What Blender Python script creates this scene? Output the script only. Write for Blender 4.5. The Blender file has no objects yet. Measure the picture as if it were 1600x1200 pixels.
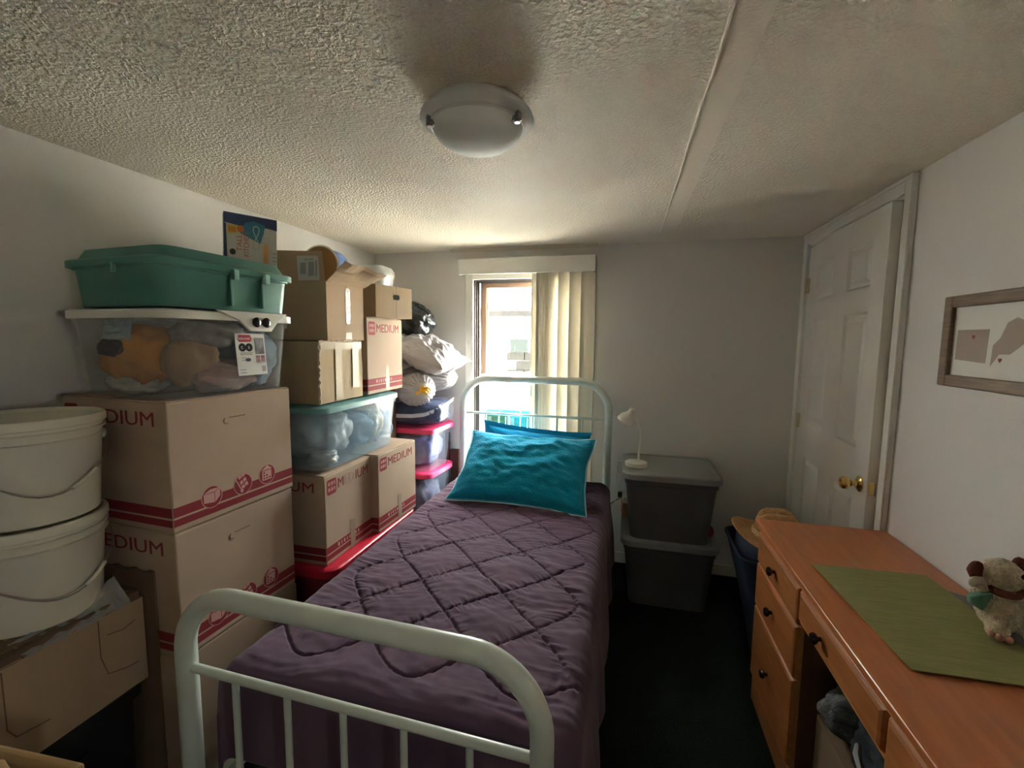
import bpy, bmesh, math, random
from mathutils import Vector, Matrix, noise
random.seed(7)
SC = bpy.context.scene
COL = SC.collection
PI = math.pi

# ------------------------------------------------------------------ camera
YAW, PITCH, ROLL, FPX, CAMH = 0.24805, 0.09905, 0.0096, 698.58, 1.5125
XL, XR, YB, ZC, YF = -1.83, 1.01, 3.032, 2.134, -1.0
def camera():
    f = Vector((-math.sin(YAW)*math.cos(PITCH), math.cos(YAW)*math.cos(PITCH), -math.sin(PITCH)))
    r = Vector((math.cos(YAW), math.sin(YAW), 0)); u = r.cross(f)
    r2 = math.cos(ROLL)*r + math.sin(ROLL)*u; u2 = -math.sin(ROLL)*r + math.cos(ROLL)*u
    cd = bpy.data.cameras.new('camera'); cam = bpy.data.objects.new('camera', cd); COL.objects.link(cam)
    m = Matrix((r2, u2, -f)).transposed().to_4x4(); m.translation = (0, 0, CAMH)
    cam.matrix_world = m
    cd.sensor_width = 36; cd.lens = FPX*36/1600; cd.clip_start = 0.02; cd.clip_end = 200
    SC.camera = cam
camera()

# ------------------------------------------------------------------ world, sun, exposure
SKY_STRENGTH = 14.0
SUN_STRENGTH = 75.0
EXPOSURE = 2.2
W = bpy.data.worlds.new('world'); SC.world = W; W.use_nodes = True
bg = W.node_tree.nodes['Background']; bg.inputs[0].default_value = (1.0, 0.975, 0.94, 1); bg.inputs[1].default_value = SKY_STRENGTH
sd = bpy.data.lights.new('sun', 'SUN'); sd.energy = SUN_STRENGTH; sd.angle = 0.01; sd.color = (1, 0.93, 0.82)
so = bpy.data.objects.new('sun', sd); COL.objects.link(so)
so.rotation_euler = Vector((0.25, 0.78, -0.57)).to_track_quat('-Z', 'Y').to_euler()     # from behind the house: lights the far yard and the neighbour's wall, not the room
pl = bpy.data.lights.new('window_portal', 'AREA'); pl.shape = 'RECTANGLE'; pl.size = 0.80; pl.size_y = 1.5; pl.cycles.is_portal = True
po = bpy.data.objects.new('window_portal', pl); COL.objects.link(po); po.location = (-0.66, YB+0.16, 1.2); po.rotation_euler = (math.radians(-90), 0, 0)
W2 = (-0.34, -0.16, 1.22, 1.58)        # window added for fill light, unseen in the right wall behind the camera: y0, y1, z0, z1
pl2 = bpy.data.lights.new('window_portal', 'AREA'); pl2.shape = 'RECTANGLE'; pl2.size = W2[3]-W2[2]; pl2.size_y = W2[1]-W2[0]; pl2.cycles.is_portal = True
po2 = bpy.data.objects.new('window_portal', pl2); COL.objects.link(po2); po2.location = (XR+0.15, (W2[0]+W2[1])/2, (W2[2]+W2[3])/2); po2.rotation_euler = (0, math.radians(90), 0)
SC.view_settings.view_transform = 'Standard'; SC.view_settings.look = 'None'
SC.view_settings.gamma = 1; SC.view_settings.use_curve_mapping = False; SC.view_settings.exposure = EXPOSURE
SC.cycles.max_bounces = 14; SC.cycles.diffuse_bounces = 8; SC.cycles.transparent_max_bounces = 24
SC.cycles.caustics_reflective = False; SC.cycles.caustics_refractive = False
SC.cycles.sample_clamp_indirect = 12

# ------------------------------------------------------------------ materials
def lin(c):
    return tuple(((v/255)/12.92 if v/255 <= 0.04045 else ((v/255+0.055)/1.055)**2.4) for v in c)
MATS = {}
def mat(name, rgb, rough=0.6, metal=0.0, var=0.0, vscale=6.0, bump=0.0, bscale=80.0, bdist=0.002, stretch=None,
        spec=0.5, trans=0.0, rgb2=None, sheen=0.0, coat=0.0, bdetail=2.0, subsurf=0.0):
    """rgb is linear albedo; var mixes towards a darker or second colour with object-space noise; bump adds fine relief."""
    if name in MATS: return MATS[name]
    m = bpy.data.materials.new(name); m.use_nodes = True; nt = m.node_tree; N = nt.nodes; L = nt.links
    b = N['Principled BSDF']
    b.inputs['Base Color'].default_value = (*rgb, 1); b.inputs['Roughness'].default_value = rough; b.inputs['Metallic'].default_value = metal
    b.inputs['Specular IOR Level'].default_value = spec
    if sheen: b.inputs['Sheen Weight'].default_value = sheen
    if coat: b.inputs['Coat Weight'].default_value = coat; b.inputs['Coat Roughness'].default_value = 0.15
    tc = N.new('ShaderNodeTexCoord'); src = tc.outputs['Object']
    if stretch:
        mp = N.new('ShaderNodeMapping'); mp.inputs['Scale'].default_value = stretch; L.new(src, mp.inputs[0]); src = mp.outputs[0]
    if var > 0 or rgb2:
        n = N.new('ShaderNodeTexNoise'); n.inputs['Scale'].default_value = vscale; n.inputs['Detail'].default_value = 5; L.new(src, n.inputs['Vector'])
        rp = N.new('ShaderNodeValToRGB'); c2 = rgb2 or tuple(v*(1-var) for v in rgb)
        rp.color_ramp.elements[0].position = 0.35; rp.color_ramp.elements[0].color = (*c2, 1)
        rp.color_ramp.elements[1].position = 0.65; rp.color_ramp.elements[1].color = (*rgb, 1)
        L.new(n.outputs['Fac'], rp.inputs[0]); L.new(rp.outputs[0], b.inputs['Base Color'])
    if bump > 0:
        n = N.new('ShaderNodeTexNoise'); n.inputs['Scale'].default_value = bscale; n.inputs['Detail'].default_value = bdetail; L.new(src, n.inputs['Vector'])
        bp = N.new('ShaderNodeBump'); bp.inputs['Strength'].default_value = bump; bp.inputs['Distance'].default_value = bdist
        L.new(n.outputs['Fac'], bp.inputs['Height']); L.new(bp.outputs[0], b.inputs['Normal'])
    if trans > 0:
        t = N.new('ShaderNodeBsdfTransparent'); t.inputs[0].default_value = (0.96, 0.97, 0.97, 1)
        mx = N.new('ShaderNodeMixShader'); mx.inputs[0].default_value = trans
        L.new(b.outputs[0], mx.inputs[1]); L.new(t.outputs[0], mx.inputs[2]); L.new(mx.outputs[0], N['Material Output'].inputs[0])
    MATS[name] = m; return m

def ceiling_mat():
    m = mat('ceiling_texture', (0.82, 0.75, 0.63), 0.65)
    nt = m.node_tree; N = nt.nodes; L = nt.links; b = N['Principled BSDF']
    tc = N.new('ShaderNodeTexCoord')
    n1 = N.new('ShaderNodeTexNoise'); n1.inputs['Scale'].default_value = 105; n1.inputs['Detail'].default_value = 2.5
    n2 = N.new('ShaderNodeTexVoronoi'); n2.inputs['Scale'].default_value = 100
    L.new(tc.outputs['Object'], n1.inputs['Vector']); L.new(tc.outputs['Object'], n2.inputs['Vector'])
    rp = N.new('ShaderNodeValToRGB'); rp.color_ramp.elements[0].position = 0.42; rp.color_ramp.elements[1].position = 0.62
    L.new(n1.outputs['Fac'], rp.inputs[0])
    mx = N.new('ShaderNodeMath'); mx.operation = 'MULTIPLY_ADD'; mx.inputs[1].default_value = -0.25
    L.new(n2.outputs['Distance'], mx.inputs[0]); L.new(rp.outputs[0], mx.inputs[2])
    bp = N.new('ShaderNodeBump'); bp.inputs["Strength"].default_value = 0.8; bp.inputs["Distance"].default_value = 0.0055
    L.new(mx.outputs[0], bp.inputs['Height']); L.new(bp.outputs[0], b.inputs['Normal'])
    return m
def glass_mat():
    m = bpy.data.materials.new('window_glass'); m.use_nodes = True; nt = m.node_tree; N = nt.nodes; L = nt.links
    N.remove(N['Principled BSDF']); t = N.new('ShaderNodeBsdfTransparent'); t.inputs[0].default_value = (0.96, 0.98, 0.97, 1)
    g = N.new('ShaderNodeBsdfGlossy'); g.inputs['Roughness'].default_value = 0.02
    mx = N.new('ShaderNodeMixShader'); mx.inputs[0].default_value = 0.06
    L.new(t.outputs[0], mx.inputs[1]); L.new(g.outputs[0], mx.inputs[2]); L.new(mx.outputs[0], N['Material Output'].inputs[0])
    return m
def translucent_mat(name, rgb, mix=0.45, rough=0.5):
    m = bpy.data.materials.new(name); m.use_nodes = True; nt = m.node_tree; N = nt.nodes; L = nt.links
    b = N['Principled BSDF']; b.inputs['Base Color'].default_value = (*rgb, 1); b.inputs['Roughness'].default_value = rough
    t = N.new('ShaderNodeBsdfTranslucent'); t.inputs[0].default_value = (*rgb, 1)
    mx = N.new('ShaderNodeMixShader'); mx.inputs[0].default_value = mix
    L.new(b.outputs[0], mx.inputs[1]); L.new(t.outputs[0], mx.inputs[2]); L.new(mx.outputs[0], N['Material Output'].inputs[0])
    MATS[name] = m; return m

WALL = mat('wall_paint', (0.64, 0.62, 0.59), 0.85, bump=0.25, bscale=130, bdist=0.002)
CEIL = ceiling_mat()
CARPET = mat('carpet', (0.014, 0.026, 0.019), 1.0, var=0.6, vscale=180, bump=0.9, bscale=420, bdist=0.004, spec=0.1)
TRIM = mat('trim_paint', (0.70, 0.69, 0.64), 0.45)
DOORM = mat('door_paint', (0.72, 0.70, 0.65), 0.4, bump=0.08, bscale=60, stretch=(1, 1, 0.1))
BRASS = mat('brass', (0.80, 0.58, 0.22), 0.18, 1.0)
GLASS = glass_mat()
BLIND = translucent_mat('blind_vinyl', (0.76, 0.72, 0.62), 0.12)
BRONZE = mat('bronze_frame', (0.06, 0.05, 0.045), 0.4)
COPPER = mat('copper_frame', (0.42, 0.27, 0.20), 0.5)
PALEFR = mat('pale_sash', (0.62, 0.66, 0.66), 0.4)
CARD = mat('cardboard', (0.40, 0.285, 0.185), 0.85, var=0.12, vscale=5, bump=0.12, bscale=40, bdist=0.001, stretch=(1, 1, 0.15), spec=0.2)
CARD2 = mat('cardboard_pink', (0.40, 0.295, 0.215), 0.85, var=0.08, vscale=5, bump=0.08, bscale=40, bdist=0.001, spec=0.2)
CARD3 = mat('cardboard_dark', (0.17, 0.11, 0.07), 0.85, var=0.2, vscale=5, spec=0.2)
CARDW = mat('cardboard_worn', (0.44, 0.33, 0.20), 0.8, var=0.25, vscale=9, bump=0.3, bscale=30, bdist=0.002, stretch=(1, 1, 0.2), spec=0.2)
REDP = mat('red_print', (0.22, 0.024, 0.032), 0.8, spec=0.2)
FADED = mat('faded_print', (0.36, 0.22, 0.17), 0.8, spec=0.2)
PINKP = mat('pale_print', (0.50, 0.28, 0.25), 0.8, spec=0.2)
TAPE = mat('packing_tape', (0.36, 0.27, 0.17), 0.25)
CLEART = mat('clear_tape', (0.62, 0.58, 0.52), 0.25, bump=0.4, bscale=90, bdist=0.002)
WHITEP = mat('white_plastic', (0.72, 0.70, 0.64), 0.4)
BUCKET = mat('bucket_plastic', (0.68, 0.65, 0.54), 0.45)
WIRE = mat('wire_metal', (0.45, 0.42, 0.36), 0.35, 0.9)
CLEAR = mat('clear_plastic', (0.62, 0.66, 0.68), 0.18, trans=0.91)
CLEARB = mat('clear_blue_plastic', (0.42, 0.56, 0.66), 0.2, trans=0.76)
FILM = mat('plastic_film', (0.80, 0.82, 0.84), 0.10, trans=0.68, bump=0.8, bscale=45, bdist=0.01)
TEAL_LID = mat('teal_lid', (0.16, 0.36, 0.37), 0.4)
GREENT = mat('green_plastic', (0.055, 0.20, 0.16), 0.38, var=0.1)
PINKL = mat('pink_plastic', (0.72, 0.05, 0.16), 0.35)
REDL = mat('red_plastic', (0.52, 0.018, 0.045), 0.3)
GREYT = mat('grey_plastic', (0.095, 0.098, 0.096), 0.5)
GREYL = mat('grey_lid', (0.26, 0.28, 0.27), 0.42)
BEDM = mat('bed_enamel', (0.58, 0.64, 0.58), 0.3)
COMF = mat('comforter_fabric', (0.105, 0.058, 0.095), 0.85, bump=0.18, bscale=260, bdist=0.001, sheen=0.15, spec=0.15)
TERRY = mat('teal_terry', (0.006, 0.31, 0.50), 0.95, bump=0.9, bscale=150, bdist=0.008, sheen=0.12, spec=0.1)
TEALF = mat('teal_fabric', (0.005, 0.22, 0.42), 0.9, bump=0.3, bscale=90, bdist=0.003, spec=0.15)
PIPING = mat('pale_piping', (0.45, 0.66, 0.70), 0.8)
MATTR = mat('mattress_fabric', (0.45, 0.43, 0.40), 0.9)
WOOD = mat('desk_wood', (0.43, 0.165, 0.05), 0.38, rgb2=(0.34, 0.115, 0.032), vscale=9, stretch=(6, 0.7, 6), bump=0.05, bscale=60, coat=0.25)
WOODT = mat('desk_top_wood', (0.50, 0.165, 0.05), 0.33, rgb2=(0.42, 0.125, 0.036), vscale=9, stretch=(6, 0.7, 6), coat=0.25)
WOODE = mat('desk_edge_wood', (0.55, 0.26, 0.09), 0.3, coat=0.4)
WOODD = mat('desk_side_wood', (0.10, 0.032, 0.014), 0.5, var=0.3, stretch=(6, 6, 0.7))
KNOB = mat('dark_knob', (0.02, 0.012, 0.009), 0.12)
MATG = mat('green_placemat', (0.28, 0.275, 0.115), 0.95, var=0.18, vscale=60, stretch=(0.25, 3, 1), bump=0.5, bscale=220, bdist=0.002, spec=0.1)
STRAW = mat('straw', (0.50, 0.28, 0.12), 0.85, var=0.3, vscale=60, bump=0.6, bscale=160, bdist=0.003)
NAVY = mat('navy_fabric', (0.007, 0.020, 0.055), 0.8, bump=0.3, bscale=90)
PLUSH = mat('cream_plush', (0.72, 0.60, 0.40), 1.0, var=0.3, vscale=40, bump=1.0, bscale=160, bdist=0.012, sheen=0.3)
PLBR = mat('brown_plush', (0.16, 0.045, 0.025), 1.0, bump=0.8, bscale=150, bdist=0.008)
GRNF = mat('green_felt', (0.10, 0.22, 0.15), 0.95)
FRAMEW = mat('frame_wood', (0.20, 0.125, 0.066), 0.55, var=0.35, vscale=30, stretch=(1, 0.4, 5))
PAPER = mat('paper', (0.66, 0.65, 0.60), 0.7)
TAUPE = mat('taupe_print', (0.36, 0.29, 0.24), 0.8, bump=0.2, bscale=200)
REDHEART = mat('heart_red', (0.24, 0.03, 0.03), 0.7)
BLACKP = mat('black_plastic', (0.012, 0.012, 0.014), 0.3)
BLACKBAG = mat('black_bag_plastic', (0.012, 0.013, 0.015), 0.28, bump=0.7, bscale=14, bdist=0.03)
WHITEBAG = mat('white_bag_plastic', (0.42, 0.40, 0.41), 0.4, bump=0.6, bscale=22, bdist=0.02, stretch=(1, 1, 3))
NICKEL = mat('lamp_nickel', (0.68, 0.69, 0.67), 0.45, 0.0)
FROST = mat('frosted_glass', (0.82, 0.86, 0.83), 0.6)

# ------------------------------------------------------------------ geometry helpers
class MB:
    def __init__(s): s.v = []; s.f = []
    def add(s, vs, fs):
        o = len(s.v); s.v += [tuple(p) for p in vs]; s.f += [tuple(i+o for i in f) for f in fs]; return s
    def box(s, x0, x1, y0, y1, z0, z1, M=None):
        vs = [Vector(p) for p in ((x0,y0,z0),(x1,y0,z0),(x1,y1,z0),(x0,y1,z0),(x0,y0,z1),(x1,y0,z1),(x1,y1,z1),(x0,y1,z1))]
        if M: vs = [M @ p for p in vs]
        return s.add(vs, [(0,3,2,1),(4,5,6,7),(0,1,5,4),(1,2,6,5),(2,3,7,6),(3,0,4,7)])
    def loft(s, rings, cap0=True, cap1=True, close=True):
        n = len(rings[0]); vs = [p for r in rings for p in r]; fs = []
        for k in range(len(rings)-1):
            for i in range(n if close else n-1):
                j = (i+1) % n; fs.append((k*n+i, k*n+j, (k+1)*n+j, (k+1)*n+i))
        if cap0: fs.append(tuple(reversed(range(n))))
        if cap1: fs.append(tuple((len(rings)-1)*n+i for i in range(n)))
        return s.add(vs, fs)
    def tube(s, pts, r, n=10, closed=False):
        pts = [Vector(p) for p in pts]; rings = []; up = None; m = len(pts)
        rr = r if isinstance(r, (list, tuple)) else [r]*m
        for i, p in enumerate(pts):
            a = pts[(i-1) % m] if (i > 0 or closed) else p; b = pts[(i+1) % m] if (i < m-1 or closed) else p
            t = (b-a).normalized()
            if up is None:
                up = Vector((0, 0, 1)) if abs(t.z) < 0.9 else Vector((1, 0, 0))
            x = t.cross(up)
            if x.length < 1e-6: x = t.orthogonal()
            x.normalize(); y = x.cross(t).normalized(); up = y
            rings.append([p + (x*math.cos(2*PI*k/n) + y*math.sin(2*PI*k/n))*rr[i] for k in range(n)])
        if closed: rings.append(rings[0])
        return s.loft(rings, not closed, not closed)
    def lathe(s, prof, n=32, c=(0,0,0), M=None):
        rings = []
        for r, z in prof:
            ring = [Vector((c[0]+r*math.cos(2*PI*k/n), c[1]+r*math.sin(2*PI*k/n), c[2]+z)) for k in range(n)]
            rings.append([M @ p for p in ring] if M else ring)
        return s.loft(rings)
    def grid(s, fn, nu, nv):
        vs = [fn(i/nu, j/nv) for j in range(nv+1) for i in range(nu+1)]; w = nu+1
        return s.add(vs, [(j*w+i, j*w+i+1, (j+1)*w+i+1, (j+1)*w+i) for j in range(nv) for i in range(nu)])
    def poly(s, pts, h, M):
        """flat outline in the local XY plane of M, thickness h along its Z"""
        a = [M @ Vector((x, y, 0)) for x, y in pts]; b = [M @ Vector((x, y, h)) for x, y in pts]
        return s.loft([a, b])

def link(o, parent=None):
    COL.objects.link(o)
    if parent: o.parent = parent
    return o
def part(name, mb, m, parent=None, smooth=False, bevel=0.0, seg=2, subd=0, label=None, angle=40):
    me = bpy.data.meshes.new(name); me.from_pydata(mb.v, [], mb.f); me.update()
    bm = bmesh.new(); bm.from_mesh(me); bmesh.ops.recalc_face_normals(bm, faces=bm.faces); bm.to_mesh(me); bm.free()
    me.materials.append(m); o = bpy.data.objects.new(name, me); link(o, parent)
    if smooth: me.shade_smooth() if not angle else (me.shade_smooth(), me.set_sharp_from_angle(angle=math.radians(angle)))
    if bevel:
        b = o.modifiers.new('bevel', 'BEVEL'); b.width = bevel; b.segments = seg; b.limit_method = 'ANGLE'; b.angle_limit = math.radians(35)
    if subd:
        q = o.modifiers.new('subdivision', 'SUBSURF'); q.levels = subd; q.render_levels = subd
    if label: o['label'] = label
    return o
def tag(o, label, cat, group=None):
    o['label'] = label; o['category'] = cat
    if group: o['group'] = group
    return o
def thing(name, label, cat, loc=(0,0,0), rz=0.0, group=None):
    o = bpy.data.objects.new(name, None); o.empty_display_size = 0.05; COL.objects.link(o)
    o.location = loc; o.rotation_euler = (0, 0, math.radians(rz)); return tag(o, label, cat, group)
def struct(name, mb, m, parent=None, **k):
    o = part(name, mb, m, parent, **k)
    if not parent: o['kind'] = 'structure'
    return o
def copy_tree(o, parent=None):
    c = o.copy(); COL.objects.link(c); c.parent = parent
    for ch in list(o.children): copy_tree(ch, c)
    return c
def rrect(w, d, r, z, n=5, cx=0, cy=0):
    pts = []
    for sx, sy, a0 in ((1,1,0),(-1,1,90),(-1,-1,180),(1,-1,270)):
        for k in range(n+1):
            a = math.radians(a0+90*k/n); pts.append(Vector((cx+sx*(w/2-r)+r*math.cos(a), cy+sy*(d/2-r)+r*math.sin(a), z)))
    return pts
def frame_x(p):   # print on a face looking to +x
    return Matrix(((0,0,1,p[0]),(1,0,0,p[1]),(0,1,0,p[2]),(0,0,0,1)))
def frame_y(p):   # print on a face looking to -y
    return Matrix(((1,0,0,p[0]),(0,0,-1,p[1]),(0,1,0,p[2]),(0,0,0,1)))
def text(name, s, size, M, m, parent, sx=1.0, align='LEFT', label=None, h=0.0004, bold=0.0):
    cu = bpy.data.curves.new(name, 'FONT'); cu.body = s; cu.size = size; cu.align_x = align; cu.extrude = h; cu.resolution_u = 3; cu.offset = bold*size
    o = bpy.data.objects.new(name, cu); COL.objects.link(o)
    me = bpy.data.meshes.new_from_object(o.evaluated_get(bpy.context.evaluated_depsgraph_get()))
    bpy.data.objects.remove(o); me.transform(M @ Matrix.Diagonal((sx, 1, 1, 1))); me.materials.clear(); me.materials.append(m)
    q = bpy.data.objects.new(name, me); link(q, parent)
    if label: q['label'] = label
    return q
def blob(c, rad, disp=None, nu=40, nv=24, pw=1.0, M=None):
    """closed lumpy ball; disp(direction) scales the radius"""
    mb = MB(); c = Vector(c); rings = []
    def sg(v): return math.copysign(abs(v)**pw, v)
    for j in range(nv+1):
        th = PI*min(max(j/nv, 0.004), 0.996); ring = []
        for i in range(nu):
            ph = 2*PI*i/nu; d = Vector((math.sin(th)*math.cos(ph), math.sin(th)*math.sin(ph), math.cos(th)))
            k = disp(d) if disp else 1.0
            p = Vector((rad[0]*sg(d.x)*k, rad[1]*sg(d.y)*k, rad[2]*sg(d.z)*k))
            ring.append(c + (M @ p if M else p))
        rings.append(ring)
    return mb.loft(rings)
def crumple(seed, a=0.12, f=2.2, a2=0.05, f2=6):
    o = Vector((seed*3.1, seed*1.7, seed*5.3))
    def g(d):
        r = 1 + a*noise.noise(d*f+o) - a2*abs(noise.noise(d*f2+o))*2
        return r
    return g
def organic(name, balls, m, parent, voxel=0.008, smooth=6, disp=None):
    """one continuous surface grown over overlapping ellipsoids"""
    mb = MB()
    for c, r, *e in balls:
        rad = (r, r, r) if not isinstance(r, (tuple, list)) else r
        mb2 = blob(c, rad, nu=20, nv=12); mb.add(mb2.v, mb2.f)
    o = part(name, mb, m, parent)
    rm = o.modifiers.new('r', 'REMESH'); rm.mode = 'VOXEL'; rm.voxel_size = voxel
    sm = o.modifiers.new('s', 'SMOOTH'); sm.iterations = smooth; sm.factor = 0.6
    me = bpy.data.meshes.new_from_object(o.evaluated_get(bpy.context.evaluated_depsgraph_get()))
    o.modifiers.clear(); o.data = me
    if disp:
        for v in me.vertices: v.co += v.normal*disp(v.co)
    me.materials.clear(); me.materials.append(m); me.shade_smooth(); return o

# ------------------------------------------------------------------ room shell
T = 0.14
WX0, WX1, WZ0, WZ1 = -1.055, -0.262, 0.46, 1.93           # window opening
struct('floor', MB().box(XL-T, XR+0.9, YF-T, YB+T, -0.12, 0), CARPET)
struct('ceiling', MB().box(XL-T, XR+0.9, YF-T, YB+T, ZC, ZC+0.12), CEIL)
ceil_o = bpy.data.objects['ceiling']
struct('wall_left', MB().box(XL-T, XL, YF, YB, 0, ZC), WALL)
struct('wall_front', MB().box(XL-T, XR+T, YF-T, YF, 0, ZC), WALL)
wb = MB().box(XL-T, WX0, YB, YB+T, 0, ZC).box(WX1, XR+0.9, YB, YB+T, 0, ZC).box(WX0, WX1, YB, YB+T, 0, WZ0).box(WX0, WX1, YB, YB+T, WZ1, ZC)
struct('wall_back', wb, WALL)
DY0, DY1, DZ = 2.050, 2.975, 2.068                         # closet door opening
wr = MB().box(XR, XR+T, YF, W2[0], 0, ZC).box(XR, XR+T, W2[1], DY0, 0, ZC).box(XR, XR+T, W2[0], W2[1], 0, W2[2]).box(XR, XR+T, W2[0], W2[1], W2[3], ZC).box(XR, XR+T, DY1, YB, 0, ZC).box(XR, XR+T, DY0, DY1, DZ, ZC)
struct('wall_right', wr, WALL)
cl = MB().box(XR+0.8, XR+0.9, 1.6, YB, 0, ZC).box(XR+T, XR+0.8, 1.6, 1.7, 0, ZC)
struct('wall_closet', cl, WALL)
struct('baseboard_back', MB().box(-0.05, XR, YB-0.014, YB, 0, 0.075), TRIM, bevel=0.004)
struct('baseboard_left', MB().box(XL, XL+0.014, YF, YB, 0, 0.075), TRIM, bevel=0.004)
# ceiling joint: a crumbling bead of filler and a flat taped strip
def seam():
    mb = MB(); rings = []
    for i in range(220):
        y = -0.9+i*(3.66/219); x = 0.172+0.006*noise.noise(Vector((y*3, 0, 0)))
        w = 0.0030+0.0034*max(0, noise.noise(Vector((y*22, 4, 1)))+0.25); h = 0.006+0.007*max(0, noise.noise(Vector((y*30, 7, 2))))
        rings.append([Vector((x-w, y, ZC+0.001)), Vector((x-w*0.4, y, ZC-h)), Vector((x+w*0.6, y, ZC-h*0.8)), Vector((x+w, y, ZC+0.001))])
    return mb.loft(rings)
part('ceiling_joint', seam(), mat('joint_filler', (0.85, 0.80, 0.70), 0.6), ceil_o)
part('joint_tape', MB().box(0.178, 0.250, -0.9, 2.72, ZC-0.0004, ZC+0.001), mat('joint_tape_paint', (0.82, 0.75, 0.63), 0.65, bump=0.6, bscale=100, bdist=0.0035), ceil_o)
def loose_trim():
    rings = []
    for i in range(40):
        t = i/39; x = -1.22+t*1.02; z = ZC-0.003-0.002*math.sin(t*PI)**2*abs(math.sin(t*7)); y = YB-0.04-0.03*math.sin(t*PI)
        rings.append([Vector((x, y, z)), Vector((x, y+0.02, z-0.006)), Vector((x, YB-0.001, z-0.012)), Vector((x, YB-0.001, ZC+0.001)), Vector((x, y, ZC+0.001))])
    return MB().loft(rings)
struct('trim_1', loose_trim(), mat('ceiling_cove', (0.62, 0.58, 0.51), 0.7), smooth=True)

# ------------------------------------------------------------------ window
win = bpy.data.objects.new('window_1', None); COL.objects.link(win); win['kind'] = 'structure'; win.location = (0, YB, 0)
cs = MB()
for a in ((WX0-0.056, WX0+0.004, 0.40, WZ1+0.05), (WX1-0.004, WX1+0.056, 0.40, WZ1+0.05)):
    cs.box(a[0], a[1], -0.016, 0.0, a[2], a[3])
cs.box(WX0+0.004, WX1-0.004, -0.016, 0.0, WZ1-0.004, WZ1+0.05)
part('casing', cs, TRIM, win, bevel=0.004)
part('casing_bead', MB().box(WX0-0.012, WX0+0.004, -0.022, -0.014, 0.40, WZ1+0.008).box(WX0+0.004, WX1, -0.022, -0.014, WZ1-0.004, WZ1+0.010), TRIM, win, bevel=0.002)
part('stool', MB().box(WX0-0.08, WX1+0.08, -0.05, 0.02, WZ0-0.03, WZ0), TRIM, win, bevel=0.005)
for k, y in enumerate((0.006, 0.030, 0.054)):
    part('jamb_track', MB().box(WX0, WX0+0.012+0.006*k, y, y+0.018, WZ0, WZ1).box(WX1-0.012-0.006*k, WX1, y, y+0.018, WZ0, WZ1)
         .box(WX0, WX1, y, y+0.018, WZ1-0.010-0.005*k, WZ1), BRONZE, win)
part('jamb', MB().box(WX0, WX0+0.006, 0, T, WZ0, WZ1).box(WX1-0.006, WX1, 0, T, WZ0, WZ1).box(WX0, WX1, 0, T, WZ1-0.006, WZ1).box(WX0, WX1, 0, T, WZ0, WZ0+0.02), BRONZE, win)
up = MB(); X0, X1 = WX0+0.026, WX1-0.026; ZM = 1.245
up.box(X0, X0+0.045, 0.080, 0.112, ZM-0.03, WZ1-0.012).box(X1-0.045, X1, 0.080, 0.112, ZM-0.03, WZ1-0.012).box(X0+0.045, X1-0.045, 0.080, 0.112, WZ1-0.052, WZ1-0.012)
us = part('upper_sash', up, COPPER, win, bevel=0.003)
part('glazing_bead', MB().box(X0+0.045, X0+0.058, 0.088, 0.106, ZM, WZ1-0.052).box(X1-0.058, X1-0.045, 0.088, 0.106, ZM, WZ1-0.052), TRIM, us)
part('pane', MB().box(X0+0.044, X1-0.044, 0.095, 0.098, ZM-0.02, WZ1-0.05), GLASS, us)
lo = MB().box(X0, X0+0.05, 0.050, 0.078, WZ0+0.02, ZM+0.02).box(X1-0.05, X1, 0.050, 0.078, WZ0+0.02, ZM+0.02).box(X0+0.05, X1-0.05, 0.050, 0.078, ZM-0.022, ZM+0.02).box(X0+0.05, X1-0.05, 0.050, 0.078, WZ0+0.02, WZ0+0.075)
ls = part('lower_sash', lo, PALEFR, win, bevel=0.003)
part('pane', MB().box(X0+0.049, X1-0.049, 0.062, 0.065, WZ0+0.07, ZM-0.02), GLASS, ls)
lk = MB().box(-0.70, -0.63, 0.044, 0.078, ZM+0.02, ZM+0.032).tube([(-0.665, 0.058, ZM+0.032), (-0.65, 0.05, ZM+0.044), (-0.63, 0.045, ZM+0.04)], 0.007, 8)
part('latch', lk, PALEFR, ls)
w2 = bpy.data.objects.new('window_fill', None); COL.objects.link(w2); w2['kind'] = 'structure'; w2.location = (XR, (W2[0]+W2[1])/2, W2[2])  # casing and pane for the added, unseen fill-light opening
a, h = (W2[1]-W2[0])/2, W2[3]-W2[2]
part('casing', MB().box(-0.016, 0, -a-0.06, -a, -0.06, h+0.06).box(-0.016, 0, a, a+0.06, -0.06, h+0.06).box(-0.016, 0, -a, a, h, h+0.06).box(-0.016, 0, -a, a, -0.06, 0), TRIM, w2, bevel=0.004)
part('sash', MB().box(0.06, 0.09, -a, -a+0.03, 0, h).box(0.06, 0.09, a-0.03, a, 0, h).box(0.06, 0.09, -a+0.03, a-0.03, h-0.03, h).box(0.06, 0.09, -a+0.03, a-0.03, 0, 0.03), COPPER, w2)
part('pane', MB().box(0.073, 0.076, -a+0.03, a-0.03, 0.03, h-0.03), GLASS, w2)
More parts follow.
